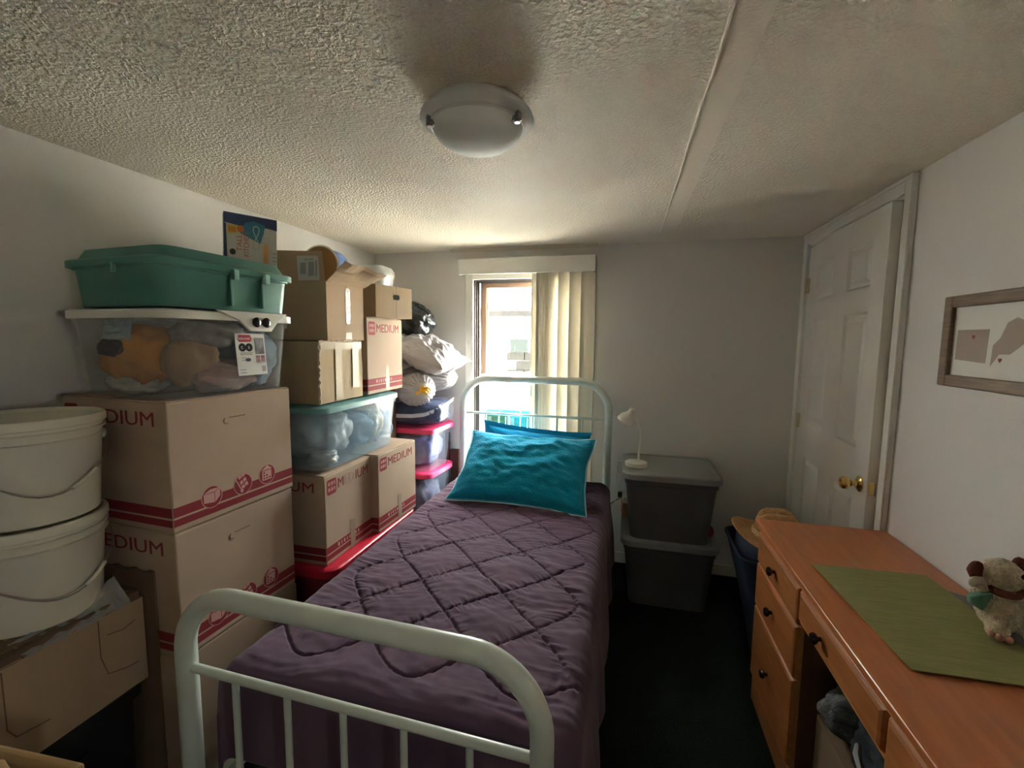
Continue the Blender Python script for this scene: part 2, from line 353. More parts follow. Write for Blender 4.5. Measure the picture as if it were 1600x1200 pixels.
# vertical blinds
val = thing('vertical_blind', 'cream vertical blind with valance, slats bunched over right half of window', 'blind', (0, YB, 0))
part('fascia', MB().box(-1.134, -0.205, -0.095, -0.083, 1.952, 2.056), TRIM, val, bevel=0.003)
part('top_board', MB().box(-1.134, -0.205, -0.083, 0, 2.046, 2.056), TRIM, val)
part('end_return', MB().box(-1.134, -1.124, -0.083, 0, 1.952, 2.046), TRIM, val); part('end_return', MB().box(-0.215, -0.205, -0.083, 0, 1.952, 2.046), TRIM, val)
part('track', MB().box(-1.10, -0.22, -0.060, -0.030, 2.01, 2.046), WHITEP, val)
def slat_mesh():
    w, h, n = 0.089, 1.46, 8; fr = []; bk = []
    for i in range(n+1):
        t = i/n-0.5; fr.append((t*w, 0.009*(1-4*t*t)))
    pr = fr + [(x, y-0.0016) for x, y in reversed(fr)]
    mb = MB(); mb.loft([[Vector((x, y, 0)) for x, y in pr], [Vector((x, y, h)) for x, y in pr]])
    mb.box(-0.012, 0.012, -0.003, 0.012, h, h+0.035); return mb
proto = None
for x, a in ((-0.583, 10), (-0.556, 40), (-0.535, 42), (-0.515, 44), (-0.496, 42), (-0.470, 36), (-0.405, 24), (-0.331, 22), (-0.254, 16)):
    if proto is None: o = proto = part('slat', slat_mesh(), BLIND, val, smooth=True)
    else: o = proto.copy(); COL.objects.link(o)
    o.location = (x, -0.045, 0.494); o.rotation_euler = (0, 0, math.radians(a))
part('pull_cord', MB().tube([(-0.615, -0.075, 1.95), (-0.616, -0.076, 1.20)], 0.0025, 6), TRIM, val)
part('cord_weight', MB().box(-0.623, -0.609, -0.080, -0.071, 1.13, 1.20), TRIM, val, bevel=0.003)

# ------------------------------------------------------------------ closet door
fr = MB().box(XR-0.018, XR, DY0-0.058, DY0-0.004, 0, ZC-0.004).box(XR-0.018, XR, DY1+0.0, DY1+0.056, 0, ZC-0.004).box(XR-0.018, XR, DY0-0.004, DY1, DZ+0.004, ZC-0.004)
fr.box(XR-0.024, XR-0.018, DY0-0.058, DY0-0.044, 0, ZC-0.004).box(XR-0.024, XR-0.018, DY0-0.05, DY1+0.05, ZC-0.02, ZC-0.004)
dtrim = struct('trim_2', fr, TRIM, bevel=0.003)
jm = MB().box(XR-0.001, XR+T, DY0-0.005, DY0+0.012, 0, DZ).box(XR-0.001, XR+T, DY1-0.012, DY1+0.001, 0, DZ).box(XR-0.001, XR+T, DY0, DY1, DZ-0.010, DZ+0.005)
struct('trim_3', jm, TRIM)
door = bpy.data.objects.new('door_1', None); COL.objects.link(door); door['kind'] = 'structure'
door.location = (XR-0.002, DY1-0.016, 0.012); door.rotation_euler = (0, 0, math.radians(-2.9))
DW, DH, DT = 0.902, 2.038, 0.035                           # local: door runs along -y, room face at x=0, thickness to +x
cols = ((0.125, 0.365), (0.535, 0.775)); rows = ((0.15, 0.855), (1.050, 1.630), (1.735, 1.925))
sl = MB(); f0, f1 = 0.0, 0.013
def dbox(s0, s1, z0, z1, x0, x1, mb): mb.box(x0, x1, -s1, -s0, z0, z1)
dbox(0, DW, 0, DH, f1, DT, sl)
for s0, s1 in ((0, cols[0][0]), (cols[0][1], cols[1][0]), (cols[1][1], DW)): dbox(s0, s1, 0, DH, f0, f1, sl)
for c in cols:
    zz = [0]+[z for r in rows for z in r]+[DH]
    for k in range(0, len(zz), 2): dbox(c[0], c[1], zz[k], zz[k+1], f0, f1, sl)
part('slab', sl, DOORM, door)
for c in cols:
    for r in rows:
        a, b, c0, c1 = -c[1], -c[0], r[0], r[1]
        rect = lambda d, x: [Vector((x, a+d, c0+d)), Vector((x, b-d, c0+d)), Vector((x, b-d, c1-d)), Vector((x, a+d, c1-d))]
        part('panel', MB().loft([rect(0, f1+0.001), rect(0, 0.0005), rect(0.010, 0.0120), rect(0.018, 0.0120), rect(0.038, 0.002), rect(0.039, 0.0016)]), DOORM, door)
for z in (0.22, 1.0, 1.78):
    part('hinge', MB().tube([(-0.006, 0.004, z), (-0.006, 0.004, z+0.085)], 0.006, 8).box(-0.003, 0.0, -0.022, 0.004, z, z+0.085), mat('hinge_brass', (0.6, 0.5, 0.3), 0.35, 0.9), door)
kn = part('door_knob', MB().lathe([(0.033, 0), (0.033, 0.004), (0.026, 0.009), (0.012, 0.012), (0.011, 0.030), (0.019, 0.036), (0.027, 0.048), (0.027, 0.060), (0.021, 0.069), (0.014, 0.070), (0.013, 0.066)], 28,
     M=Matrix.Translation((-0.0005, -(DW-0.062), 0.915)) @ Matrix.Rotation(math.radians(-90), 4, 'Y')), BRASS, door, smooth=True)
part('latch_plate', MB().box(0.006, 0.029, -DW-0.0015, -DW+0.0005, 0.887, 0.943), BRASS, door)

# ------------------------------------------------------------------ ceiling light
cl_ = thing('ceiling_light', 'round flush ceiling light with grey rim and frosted glass dome', 'ceiling light', (-0.405, 1.195, ZC))
part('pan', MB().lathe([(0.105, 0), (0.125, -0.012), (0.148, -0.034), (0.151, -0.044), (0.146, -0.050), (0.120, -0.056), (0.116, -0.050)], 64), NICKEL, cl_, smooth=True)
dm = [(0.1225, -0.050), (0.1225, -0.058)] + [(0.120*math.cos(a), -0.058-0.062*math.sin(a)) for a in [k*PI/2/12 for k in range(1, 12)]] + [(0.004, -0.120)]
part('glass_dome', MB().lathe(dm, 64), FROST, cl_, smooth=True)
part('glass_rim', MB().tube([(0.124*math.cos(2*PI*k/60), 0.124*math.sin(2*PI*k/60), -0.058) for k in range(60)], 0.004, 8, True), mat('rim_white', (0.62, 0.64, 0.62), 0.3), cl_, smooth=True)
for a in (-20, 100, 215):
    M = Matrix.Rotation(math.radians(a), 4, 'Z')
    part('clip', MB().box(0.112, 0.136, -0.008, 0.008, -0.074, -0.044, M).lathe([(0.008, -0.078), (0.009, -0.070), (0.006, -0.064)], 12, (0.128*math.cos(math.radians(a)), 0.128*math.sin(math.radians(a)), 0)), mat('clip_metal', (0.35, 0.35, 0.36), 0.2, 0.8), cl_)

# ------------------------------------------------------------------ picture on the right wall
pf = thing('picture_frame', 'brown wooden picture frame with two taupe map silhouettes, hung on right wall', 'picture', (XR, 1.755, 1.52))
FW, FH, FB = 0.62, 0.282, 0.036        # frame runs along -y from the corner
def pbox(a0, a1, z0, z1, d0, d1, mb): mb.box(-d1, -d0, -a1, -a0, z0-FH/2, z1-FH/2)
for nm, a in (('stile', (0, FB, 0, FH)), ('stile', (FW-FB, FW, 0, FH)), ('rail', (FB, FW-FB, 0, FB)), ('rail', (FB, FW-FB, FH-FB, FH))):
    mb = MB(); pbox(*a, 0.0, 0.022, mb); part(nm, mb, FRAMEW, pf, bevel=0.004)
mb = MB(); pbox(-0.005, 0.0, 0.0, FH, 0, 0.014, mb); part('back_edge', mb, mat('frame_edge', (0.07, 0.03, 0.02), 0.6), pf)
mb = MB(); pbox(FB-0.002, FW-FB+0.002, FB-0.002, FH-FB+0.002, 0.002, 0.009, mb); part('mount', mb, PAPER, pf)
# the mount's prints: viewer looks to +x, so to the right means -y
MF = Matrix(((0,0,-1,-0.0092),(-1,0,0,0),(0,1,0,-FH/2),(0,0,0,1)))
part('state_print', MB().poly([(0.052, 0.085), (0.176, 0.078), (0.180, 0.176), (0.054, 0.176)], 0.0004, MF), TAUPE, pf)
part('state_print', MB().poly([(0.195, 0.070), (0.222, 0.105), (0.258, 0.106), (0.30, 0.135), (0.33, 0.15), (0.34, 0.20), (0.30, 0.205), (0.29, 0.198), (0.27, 0.205), (0.24, 0.192), (0.222, 0.152), (0.198, 0.130)], 0.0004, MF), TAUPE, pf)
heart = [(0.0, -0.007), (0.006, 0.0), (0.006, 0.004), (0.003, 0.006), (0, 0.003), (-0.003, 0.006), (-0.006, 0.004), (-0.006, 0.0)]
for cx, cy in ((0.122, 0.154), (0.228, 0.089)):
    part('heart', MB().poly([(cx+x, cy+y) for x, y in heart], 0.0004, MF @ Matrix.Translation((0, 0, 0.0005))), REDHEART, pf)

# ------------------------------------------------------------------ bed
bed = thing('bed_frame', 'white tubular metal bed frame with arched headboard and footboard', 'bed', (-0.62, 1.89, 0), -1.5)
def arch(w, y, ztop, rad, r, zb=0.0):
    pts = [(-w/2, y, zb), (-w/2, y, (zb+ztop-rad)/2), (-w/2, y, ztop-rad-0.02)]
    pts += [(-w/2+rad-rad*math.cos(a), y, ztop-rad+rad*math.sin(a)) for a in [k*PI/2/12 for k in range(13)]]
    pts += [(0, y, ztop)] + [(-p[0], p[1], p[2]) for p in reversed(pts)]
    return MB().tube(pts, r, 20)
HY, FY, BW = 1.025, -1.005, 1.0
part('headboard_arch', arch(BW, HY, 1.245, 0.19, 0.0245), BEDM, bed, smooth=True)
part('footboard_arch', arch(BW, FY, 0.828, 0.17, 0.0265), BEDM, bed, smooth=True)
for nm, y, z, r in (('headboard_rail', HY, 1.005, 0.009), ('headboard_rail', HY, 0.54, 0.012), ('footboard_rail', FY, 0.607, 0.0125), ('footboard_rail', FY, 0.20, 0.0125)):
    part(nm, MB().tube([(-BW/2, y, z), (BW/2, y, z)], r, 12), BEDM, bed, smooth=True)
for k in range(1, 6):
    x = -BW/2+k*BW/6
    part('spindle', MB().tube([(x, HY, 0.54), (x, HY, 1.005)], 0.006, 10), BEDM, bed, smooth=True)
    part('spindle', MB().tube([(x, FY, 0.20), (x, FY, 0.607)], 0.009, 10), BEDM, bed, smooth=True)
for s in (-1, 1):
    part('side_rail', MB().box(s*0.47-0.012, s*0.47+0.012, FY, HY, 0.20, 0.24), BEDM, bed)
    for y in (FY, HY): part('foot_cap', MB().lathe([(0.029, 0), (0.030, 0.03), (0.027, 0.035)], 16, (s*BW/2, y, 0)), mat('foot_rubber', (0.5, 0.5, 0.47), 0.6), bed)
mt = part('mattress', MB().loft([rrect(0.84, 1.84, 0.07, z, cy=0.0) for z in (0.245, 0.26, 0.545, 0.56)]), MATTR, smooth=True)
mt.location = (-0.605, 1.915, 0); mt.rotation_euler = (0, 0, math.radians(-1.5)); tag(mt, 'thick pale mattress under the purple comforter', 'mattress')

def comforter():
    # across: path from the left hem over the top and down the right side; along: from the head over the foot edge
    prof = [(-1.085, 0.40), (-1.088, 0.49), (-1.080, 0.555)]
    for k in range(1, 6): a = k/6*PI/2; prof.append((-1.080+0.055*(1-math.cos(a)), 0.555+0.045*math.sin(a)))
    prof += [(-1.02+i*0.88/14, 0.600+0.010*math.sin(PI*i/14)) for i in range(15)]
    for k in range(1, 7): a = k/7*PI/2; prof.append((-0.140+0.075*math.sin(a), 0.600-0.085*(1-math.cos(a))))
    prof += [(-0.060, 0.46), (-0.052, 0.36), (-0.046, 0.26), (-0.040, 0.14)]
    L = [0.0]
    for a, b in zip(prof, prof[1:]): L.append(L[-1]+math.hypot(a[0]-b[0], a[1]-b[1]))
    def at(s):
        s *= L[-1]
        for k in range(len(L)-1):
            if s <= L[k+1] or k == len(L)-2:
                t = (s-L[k])/(L[k+1]-L[k]); return (prof[k][0]+(prof[k+1][0]-prof[k][0])*t, prof[k][1]+(prof[k+1][1]-prof[k][1])*t)
    Y1, Y0, RB = 2.855, 0.960, 0.030
    top = Y1-Y0; arc = RB*PI/2; drop = 0.24; tot = top+arc+drop
    def along(t):
        d = t*tot
        if d <= top: return Y1-d, 0.0
        d -= top
        if d <= arc: a = d/RB; return Y0-RB*math.sin(a), -RB*(1-math.cos(a))
        return Y0-RB-0.02*(d-arc), -RB-(d-arc)
    S = 0.318
    wrap = lambda v: (v/S-round(v/S))*S
    def seam_at(x, y):
        """distance to the stitching (diamonds that turn back in scallops at the foot and sides) and a coordinate along it"""
        x += 0.010*noise.noise(Vector((x*5, y*5, 8))); y += 0.010*noise.noise(Vector((x*5, y*5, 18)))
        yf, xr, xl, r = 0.975, -0.082, -1.036, 0.05
        if y < yf+0.165:
            dx = wrap(x+0.241); return abs(y-yf-math.sqrt(dx*dx+r*r))*0.75, dx
        if x > xr-0.160:
            dy = wrap(y-1.47); return abs(xr-x-math.sqrt(dy*dy+r*r))*0.75, dy
        if x < xl+0.160:
            dy = wrap(y-1.47); return abs(x-xl-math.sqrt(dy*dy+r*r))*0.75, dy
        a = abs(wrap(x+y-1.07))/1.414; b = abs(wrap(x-y+1.87))/1.414
        return (a, x-y) if a < b else (b, x+y)
    V = []
    NU, NV = 320, 600
    for j in range(NV+1):
        y, dz = along(j/NV)
        for i in range(NU+1):
            x, z = at(i/NU); ontop = z > 0.56
            d, c = seam_at(x, y)
            edge = min(1, max(0, (y-0.955)/0.03))*min(1, max(0, (x+1.09)/0.03))*min(1, max(0, (-0.06-x)/0.03))
            g = math.exp(-(d/0.0034)**2); wide = math.exp(-(d/0.035)**2)
            h = edge*(-0.0075*g+0.006*min(1, d/0.09))
            # gathers that start at the stitching, and puckers across the bed, stronger towards the head
            h += edge*0.0050*wide*noise.noise(Vector((c*85, d*12, 2.2)))
            k = 0.45+0.75*min(1, max(0, (y-1.3)/1.3)); side = 0.55+0.8*min(1, abs(x+0.58)/0.48)
            yy = y*52+6*noise.noise(Vector((x*2.6, y*3.1, 2)))
            h += 0.0068*k*side*noise.noise(Vector((x*6, yy, 0.3)))*(0.5+0.8*noise.noise(Vector((x*3, y*3, 9)))**2*2)
            h += 0.005*noise.noise(Vector((x*5+9, y*8, 1.1))) + 0.009*noise.noise(Vector((x*1.7, y*2.2, 5.1)))
            h += 0.0034*noise.noise(Vector((x*24+y*10, y*26-x*9, 3.3)))
            if ontop: p = Vector((x, y, z+dz+h))
            else:
                sgn = -1 if x < -0.5 else 1
                fold = 0.012*math.sin(y*17+2*noise.noise(Vector((y*3, 0, z*2))))*min(1, (0.56-z)*4)
                p = Vector((x+sgn*(h*0.6+fold*(0 if sgn < 0 else 1)), y, max(0.10, z+dz)))
            if dz < -0.015 and ontop: p.y += -0.6*h
            V.append(p)
    mb = MB(); w = NU+1
    mb.add(V, [(j*w+i, j*w+i+1, (j+1)*w+i+1, (j+1)*w+i) for j in range(NV) for i in range(NU)])
    return mb, at, along
cmb, cat_, calong = comforter()
cf = part('comforter', cmb, COMF, smooth=True, angle=0)
sk = cf.modifiers.new('thickness', 'SOLIDIFY'); sk.thickness = 0.006; sk.offset = -1
tag(cf, 'dark purple quilted comforter with diamond stitching spread over the bed', 'comforter')
hem = [(-1.07+i*0.93/30, 0.926, 0.568+0.006*noise.noise(Vector((i*0.5, 0, 0)))) for i in range(31)]
part('hem_piping', MB().tube(hem, 0.006, 8), COMF, cf, smooth=True)

def pillow_mesh(w, h, t, seed, flange=0.0, n=64, wr=0.02):
    o = Vector((seed*7.7, seed*2.3, 0)); rings = []
    def P(u, v, s):
        cx = 1-0.085*math.cos(v*PI/2)-0.025*noise.noise(Vector((u*2, v*2, seed)));  cy = 1-0.09*math.cos(u*PI/2)-0.02*noise.noise(Vector((u*2.5, v, seed+9)))
        k = max(0.0, (1-abs(u)**2.6)*(1-abs(v)**2.6))**0.5
        z = s*t/2*k + wr*k**0.5*noise.noise(Vector((u*2.2, v*3.1, seed))+o) + 0.5*wr*noise.noise(Vector((u*6+2*v, v*7, seed+4)))*(0.3+k)
        x, y = u*w/2*cx, v*h/2*cy
        return Vector((x, y, z + (s*0.0015)))
    mb = MB()
    for s in (1, -1): mb.grid(lambda a, b, s=s: P(2*a-1, 2*b-1, s), n, n)
    edge = [P(2*k/n-1, -1, 0) for k in range(n)] + [P(1, 2*k/n-1, 0) for k in range(n)] + [P(1-2*k/n, 1, 0) for k in range(n)] + [P(-1, 1-2*k/n, 0) for k in range(n)]
    if flange:
        out = [Vector((p.x*(1+2*flange/w), p.y*(1+2*flange/h), p.z+0.008*noise.noise(Vector((p.x*9, p.y*9, seed))))) for p in edge]
        mb.loft([[p+Vector((0, 0, 0.003)) for p in edge], [p+Vector((0, 0, 0.003)) for p in out], [p-Vector((0, 0, 0.003)) for p in out], [p-Vector((0, 0, 0.003)) for p in edge]], False, False)
        edge = out
    return mb, edge
def place(o, c, ex, ey):
    ex = Vector(ex).normalized(); ey = Vector(ey); ey = (ey-ex*ey.dot(ex)).normalized(); ez = ex.cross(ey)
    m = Matrix((ex, ey, ez)).transposed().to_4x4(); m.translation = c; o.matrix_world = m
pm, pe = pillow_mesh(0.665, 0.34, 0.15, 3, flange=0.03)
pb = part('pillow', pm, TEALF, smooth=True, angle=0)
place(pb, (-0.565, 2.80, 0.755), (1, -0.03, -0.06), (0, 0.22, 1)); tag(pb, 'teal pillow in a flanged case propped against the headboard bars', 'pillow', 'teal pillows on the bed')
pm, pe = pillow_mesh(0.765, 0.50, 0.205, 11, flange=0.012, wr=0.020)
pfm = part('pillow', pm, TERRY, smooth=True, angle=0)
place(pfm, (-0.555, 2.475, 0.765), (1, -0.03, -0.01), (0, 0.80, 0.60)); tag(pfm, 'teal terry pillow with pale piping lying in front on the comforter', 'pillow', 'teal pillows on the bed')
part('piping', MB().tube([p for p in pe], 0.0045, 6, True), PIPING, pfm, smooth=True)

# ------------------------------------------------------------------ moving boxes
def logo(parent, M, s):
    """rounded red badge with a pale keyline and two rows of blurred pale strokes"""
    rr = lambda w: [(p.x, p.y) for p in rrect(w, w*1.05, w*0.16, 0, 3)]
    b = part('printed_badge', MB().poly(rr(s), 0.0004, M), REDP, parent)
    mb = MB()
    for row in (0.10, -0.30):
        for k, wv in enumerate((0.10, 0.05, 0.11, 0.05, 0.09)):
            x = (-0.36+k*0.155)*s; mb.poly([(x, row*s), (x+wv*s, row*s), (x+wv*s, (row+0.25)*s), (x, (row+0.25)*s)], 0.0004, M @ Matrix.Translation((0, 0, 0.0003)))
    part('badge_strokes', mb, PINKP, b)
def icons(parent, M, D):
    for k, u in enumerate((0.27, 0.52, 0.74)):
        r = 0.036; c = Matrix.Translation((u*D-D/2, 0.072+0.006*k, 0.0004)); MM = M @ c
        circ = lambda rad, n=28: [(rad*math.cos(2*PI*i/n), rad*math.sin(2*PI*i/n)) for i in range(n)]
        ic = part('printed_icon', MB().poly(circ(r), 0.0003, MM), PINKP, parent)
        part('icon_disc', MB().poly(circ(r-0.0022), 0.0003, MM @ Matrix.Translation((0, 0, 0.0002))), REDP, ic)
        Z = MM @ Matrix.Translation((0, 0, 0.0004)); mb = MB()
        if k == 0:
            mb.poly([(-0.028, -0.014), (0.008, -0.020), (0.008, 0.012), (-0.028, 0.014)], 0.0003, Z).poly([(0.010, -0.020), (0.028, -0.004), (0.028, 0.022), (0.010, 0.012)], 0.0003, Z).poly([(-0.028, 0.016), (0.009, 0.014), (0.028, 0.024), (-0.004, 0.026)], 0.0003, Z)
        elif k == 1:
            for a, b in ((-0.010, 0.004), (0.003, 0.011), (-0.004, -0.012), (0.009, -0.005), (-0.016, 0.024), (-0.003, 0.029)):
                mb.poly([(a, b-0.005), (a+0.011, b), (a+0.007, b+0.012), (a-0.004, b+0.007)], 0.0003, Z)
            mb.poly([(-0.030, 0.022), (-0.027, 0.025), (-0.004, -0.022), (-0.008, -0.022)], 0.0003, Z).poly([(-0.006+0.006*math.cos(i), -0.022+0.006*math.sin(i)) for i in [q*0.628 for q in range(10)]], 0.0003, Z)
        else:
            mb.poly([(-0.022, -0.020), (0.018, -0.020), (0.018, 0.014), (-0.022, 0.014)], 0.0003, Z).poly([(-0.026, 0.017), (0.022, 0.017), (0.0, 0.034)], 0.0003, Z)
        g = part('icon_drawing', mb, PINKP, ic)
        if k == 2:
            mb = MB()
            for a in range(3):
                for b in range(3):
                    if (a, b) in ((1, 2), (2, 2), (2, 1)): continue
                    mb.poly([(-0.018+a*0.012, -0.016+b*0.010), (-0.010+a*0.012, -0.016+b*0.010), (-0.010+a*0.012, -0.010+b*0.010), (-0.018+a*0.012, -0.010+b*0.010)], 0.0002, Z @ Matrix.Translation((0, 0, 0.0003)))
            part('icon_windows', mb, REDP, ic)
def bands(parent, M, w, dims=False):
    part('printed_band', MB().poly([(-w/2, 0.046), (w/2, 0.046), (w/2, 0.076), (-w/2, 0.076)], 0.0003, M), REDP, parent)
    part('printed_band', MB().poly([(-w/2, 0.018), (w/2, 0.018), (w/2, 0.040), (-w/2, 0.040)], 0.0003, M), REDP, parent)
    if dims:
        mb = MB(); x = -0.28*w
        for wv in (0.012, 0.006, 0.010, 0.006, 0.014, 0.006, 0.012, 0.008):
            mb.poly([(x, 0.053), (x+wv, 0.053), (x+wv, 0.069), (x, 0.069)], 0.0003, M @ Matrix.Translation((0, 0, 0.0002))); x += wv+0.012
        part('band_strokes', mb, PINKP, parent)
def moving_box(label, loc, rz, WDH, face_x='medium', face_y='medium', group='printed medium moving boxes', m=None, tape=True, ms=0.061, faded=False):
    Wd, D, H = WDH; m = m or CARD2
    t = thing('moving_box', label, 'box', loc, rz, group)
    part('body', MB().box(-Wd/2, Wd/2, -D/2, D/2, 0, H-0.004), m, t, bevel=0.004)
    for s in (-1, 1):
        part('flap', MB().box(min(s*0.003, s*(Wd/2-0.004)), max(s*0.003, s*(Wd/2-0.004)), -D/2+0.003, D/2-0.003, H-0.004, H), m, t, bevel=0.0015)
    part('top_tape', MB().box(-0.026, 0.026, -D/2+0.01, D/2-0.01, H-0.0003, H+0.0006), TAPE, t)
    FX = frame_x((Wd/2+0.0001, 0, 0)); FYm = frame_y((0, -D/2-0.0001, 0))
    for face, F, w in ((face_x, FX, D), (face_y, FYm, Wd)):
        if face is None: continue
        bands(t, F, w-0.004, dims=(face == 'medium' and F is FX))
        if face == 'medium':
            logo(t, F @ Matrix.Translation((-w/2+0.047, H-0.055, 0.0002)), 0.062)
            sx = (w-0.10)/(ms*4.12); x = -w/2+0.086; runs = (('M', REDP), ('ED', FADED), ('IUM', REDP)) if faded and F is FX else (('MEDIUM', REDP),)
            for word, ink in runs:
                q = text('printed_lettering', word, ms, F @ Matrix.Translation((x, H-0.074, 0.0003)), ink, t, sx=sx, bold=0.0)
                x += max(v.co.y for v in q.data.vertices)-min(v.co.y for v in q.data.vertices)+0.011*sx if F is FX else 0
        else:
            icons(t, F, D)
            part('hand_hole_cut', MB().tube([F @ Vector((-0.04+0.010*math.cos(a), H-0.085+0.010*math.sin(a), 0.0005)) for a in [math.radians(120+12*q) for q in range(16)]], 0.0012, 6)
                 .tube([F @ Vector((-0.03+q*0.006, H-0.076+0.0012*math.sin(q*2), 0.0005)) for q in range(11)], 0.0014, 6), mat('cut_line', (0.16, 0.085, 0.05), 0.8), t)
    if tape and face_x == 'medium':
        part('side_tape', MB().poly([(-0.006, 0.001), (0.030, 0.001), (0.030, 0.13), (-0.006, 0.135)], 0.0005, FX @ Matrix.Translation((0, 0, 0.0006))), mat('tape_strip', (0.28, 0.21, 0.14), 0.6), t)
    return t

AX, AY = -1.487, 1.225
moving_box('top of three stacked medium moving boxes, printed with three round icons, under clear tote', (AX, AY, 0.932), -3, (0.455, 0.46, 0.392), 'icons')
moving_box('middle of three stacked medium moving boxes with icons, behind the footboard corner', (AX-0.004, AY-0.002, 0.536), -2, (0.455, 0.46, 0.394), 'icons')
t = thing('moving_box', 'plain lowest box of the three stacked beside the bed foot', 'box', (AX-0.008, AY, 0), -2.5, 'printed medium moving boxes')
part('body', MB().box(-0.23, 0.23, -0.235, 0.235, 0, 0.53), CARD2, t, bevel=0.004)
part('flap', MB().box(-0.226, -0.003, -0.23, 0.23, 0.53, 0.534), CARD2, t); part('flap', MB().box(0.003, 0.226, -0.23, 0.23, 0.53, 0.534), CARD2, t)
sc_ = MB().grid(lambda u, v: (-0.10+0.10*u, -0.26-0.03*v+0.01*u, 0.512+0.012*math.sin(u*5)-0.02*v), 6, 3)
part('torn_paper', sc_, PAPER, t)

moving_box('medium moving box with faded middle letters, front one on the red tote lid', (-1.415, 1.722, 0.558), 0, (0.46, 0.352, 0.385), faded=True)
moving_box('medium moving box with crisp lettering, behind the faded one beside the pillow end', (-1.370, 2.088, 0.558), -2, (0.46, 0.372, 0.390))
moving_box('tall pinkish medium moving box standing on clear blue tote by the wall corner', (-1.445, 2.103, 1.236), 1, (0.46, 0.362, 0.380))

# ------------------------------------------------------------------ totes
def tote(name, label, loc, rz, bot, top, H, body_m, lid_m, lid_h=0.03, over=0.02, group=None, raised=0.0, r=0.05, ribs=True, lid=True, wall=0.003):
    t = thing(name, label, 'storage tote', loc, rz, group)
    mb = MB(); W0, D0 = bot; W1, D1 = top
    L_ = lambda q, off=0.0: (W0+(W1-W0)*q-2*off, D0+(D1-D0)*q-2*off)
    rings = [rrect(*L_(0), r, 0.0), rrect(*L_(0.01), r, 0.006), rrect(*L_(0.86), r, H*0.86), rrect(L_(0.86)[0]+0.012, L_(0.86)[1]+0.012, r, H*0.87), rrect(W1+0.012, D1+0.012, r, H),
             rrect(W1+0.002-2*wall, D1+0.002-2*wall, r, H), rrect(*L_(0.86, wall), r, H*0.85), rrect(*L_(0.02, wall), r, wall)]
    part('tub', mb.loft(rings, True, True), body_m, t, smooth=True)
    if lid:
        w, d = W1+0.012+2*over, D1+0.012+2*over
        lr = [rrect(w-0.008, d-0.008, r+0.01, H-lid_h*0.55), rrect(w, d, r+0.012, H-lid_h*0.5), rrect(w, d, r+0.012, H+lid_h*0.35), rrect(w-0.012, d-0.012, r+0.01, H+lid_h*0.5), rrect(w-0.045, d-0.045, r, H+lid_h*0.5)]
        if raised >= 0: lr += [rrect(w-0.075, d-0.075, r, H+lid_h*0.5+raised), rrect(w-0.09, d-0.09, r, H+lid_h*0.5+raised+0.002)]
        else: lr += [rrect(w-0.06, d-0.06, r, H+lid_h*0.5+raised), rrect(w-0.07, d-0.07, r, H+lid_h*0.5+raised)]
        part('lid', MB().loft(lr, False, True).loft([lr[0], rrect(w-0.02, d-0.02, r, H-lid_h*0.5), rrect(w-0.03, d-0.03, r, H+0.0015)], False, True), lid_m, t, smooth=True)
    return t
# clear tote with white lid on the box stack
TW = tote('clear_tote', 'clear tote with white lid and black latch, full of orange clothes, on box stack', (-1.455, 1.228, 1.326), -4, (0.385, 0.415), (0.425, 0.455), 0.252, CLEAR, WHITEP, 0.026, 0.010, r=0.04)
lp = [(0.02, -0.005), (0.14, -0.005), (0.14, 0.045), (0.015, 0.045), (-0.04, 0.045), (-0.10, 0.045), (-0.05, 0.035)]
part('latch_flap', MB().poly([(-0.09, 0.27), (0.19, 0.27), (0.15, 0.245), (0.115, 0.205), (0.03, 0.205), (-0.01, 0.24)], 0.010, frame_x((0.228, 0, 0))), WHITEP, TW, bevel=0.003)
lt = MB()
for y in (0.053, 0.092): lt.lathe([(0.016, 0), (0.017, 0.004), (0.013, 0.008), (0.004, 0.009)], 20, M=frame_x((0.238, y, 0.236)))
lt.box(0.238, 0.243, 0.053, 0.092, 0.228, 0.244)
part('latch', lt, BLACKP, TW, smooth=True)
LBM = frame_x((0.2215, 0, 0)) @ Matrix.Translation((-0.010, 0.058, 0)) @ Matrix.Rotation(math.radians(-4.5), 4, 'X')
lb = part('product_label', MB().poly([(0, 0), (0.115, 0), (0.115, 0.140), (0, 0.140)], 0.0012, LBM), PAPER, TW, label='white printed product label with a red banner')
Z1 = LBM @ Matrix.Translation((0, 0, 0.0014))
part('label_banner', MB().poly([(0.008, 0.122), (0.014, 0.136), (0.058, 0.136), (0.064, 0.122), (0.058, 0.112), (0.014, 0.112)], 0.0003, Z1), mat('label_red', (0.50, 0.015, 0.03), 0.5), lb)
text('label_lettering', 'Rubbermaid', 0.0115, Z1 @ Matrix.Translation((0.010, 0.120, 0.0005)), PAPER, lb, sx=0.80)
for cx in (0.024, 0.050):
    part('label_disc', MB().poly([(cx+0.014*math.cos(a), 0.094+0.014*math.sin(a)) for a in [q*2*PI/20 for q in range(20)]], 0.0003, Z1), BLACKP, lb)
text('label_lettering', 'c', 0.020, Z1 @ Matrix.Translation((0.018, 0.089, 0.0005)), PAPER, lb); text('label_lettering', 's', 0.020, Z1 @ Matrix.Translation((0.045, 0.089, 0.0005)), PAPER, lb)
part('label_photo', MB().poly([(0.073, 0.070), (0.110, 0.070), (0.110, 0.126), (0.073, 0.126)], 0.0003, Z1), mat('label_dark', (0.06, 0.05, 0.055), 0.5, rgb2=(0.25, 0.25, 0.25), vscale=40), lb)
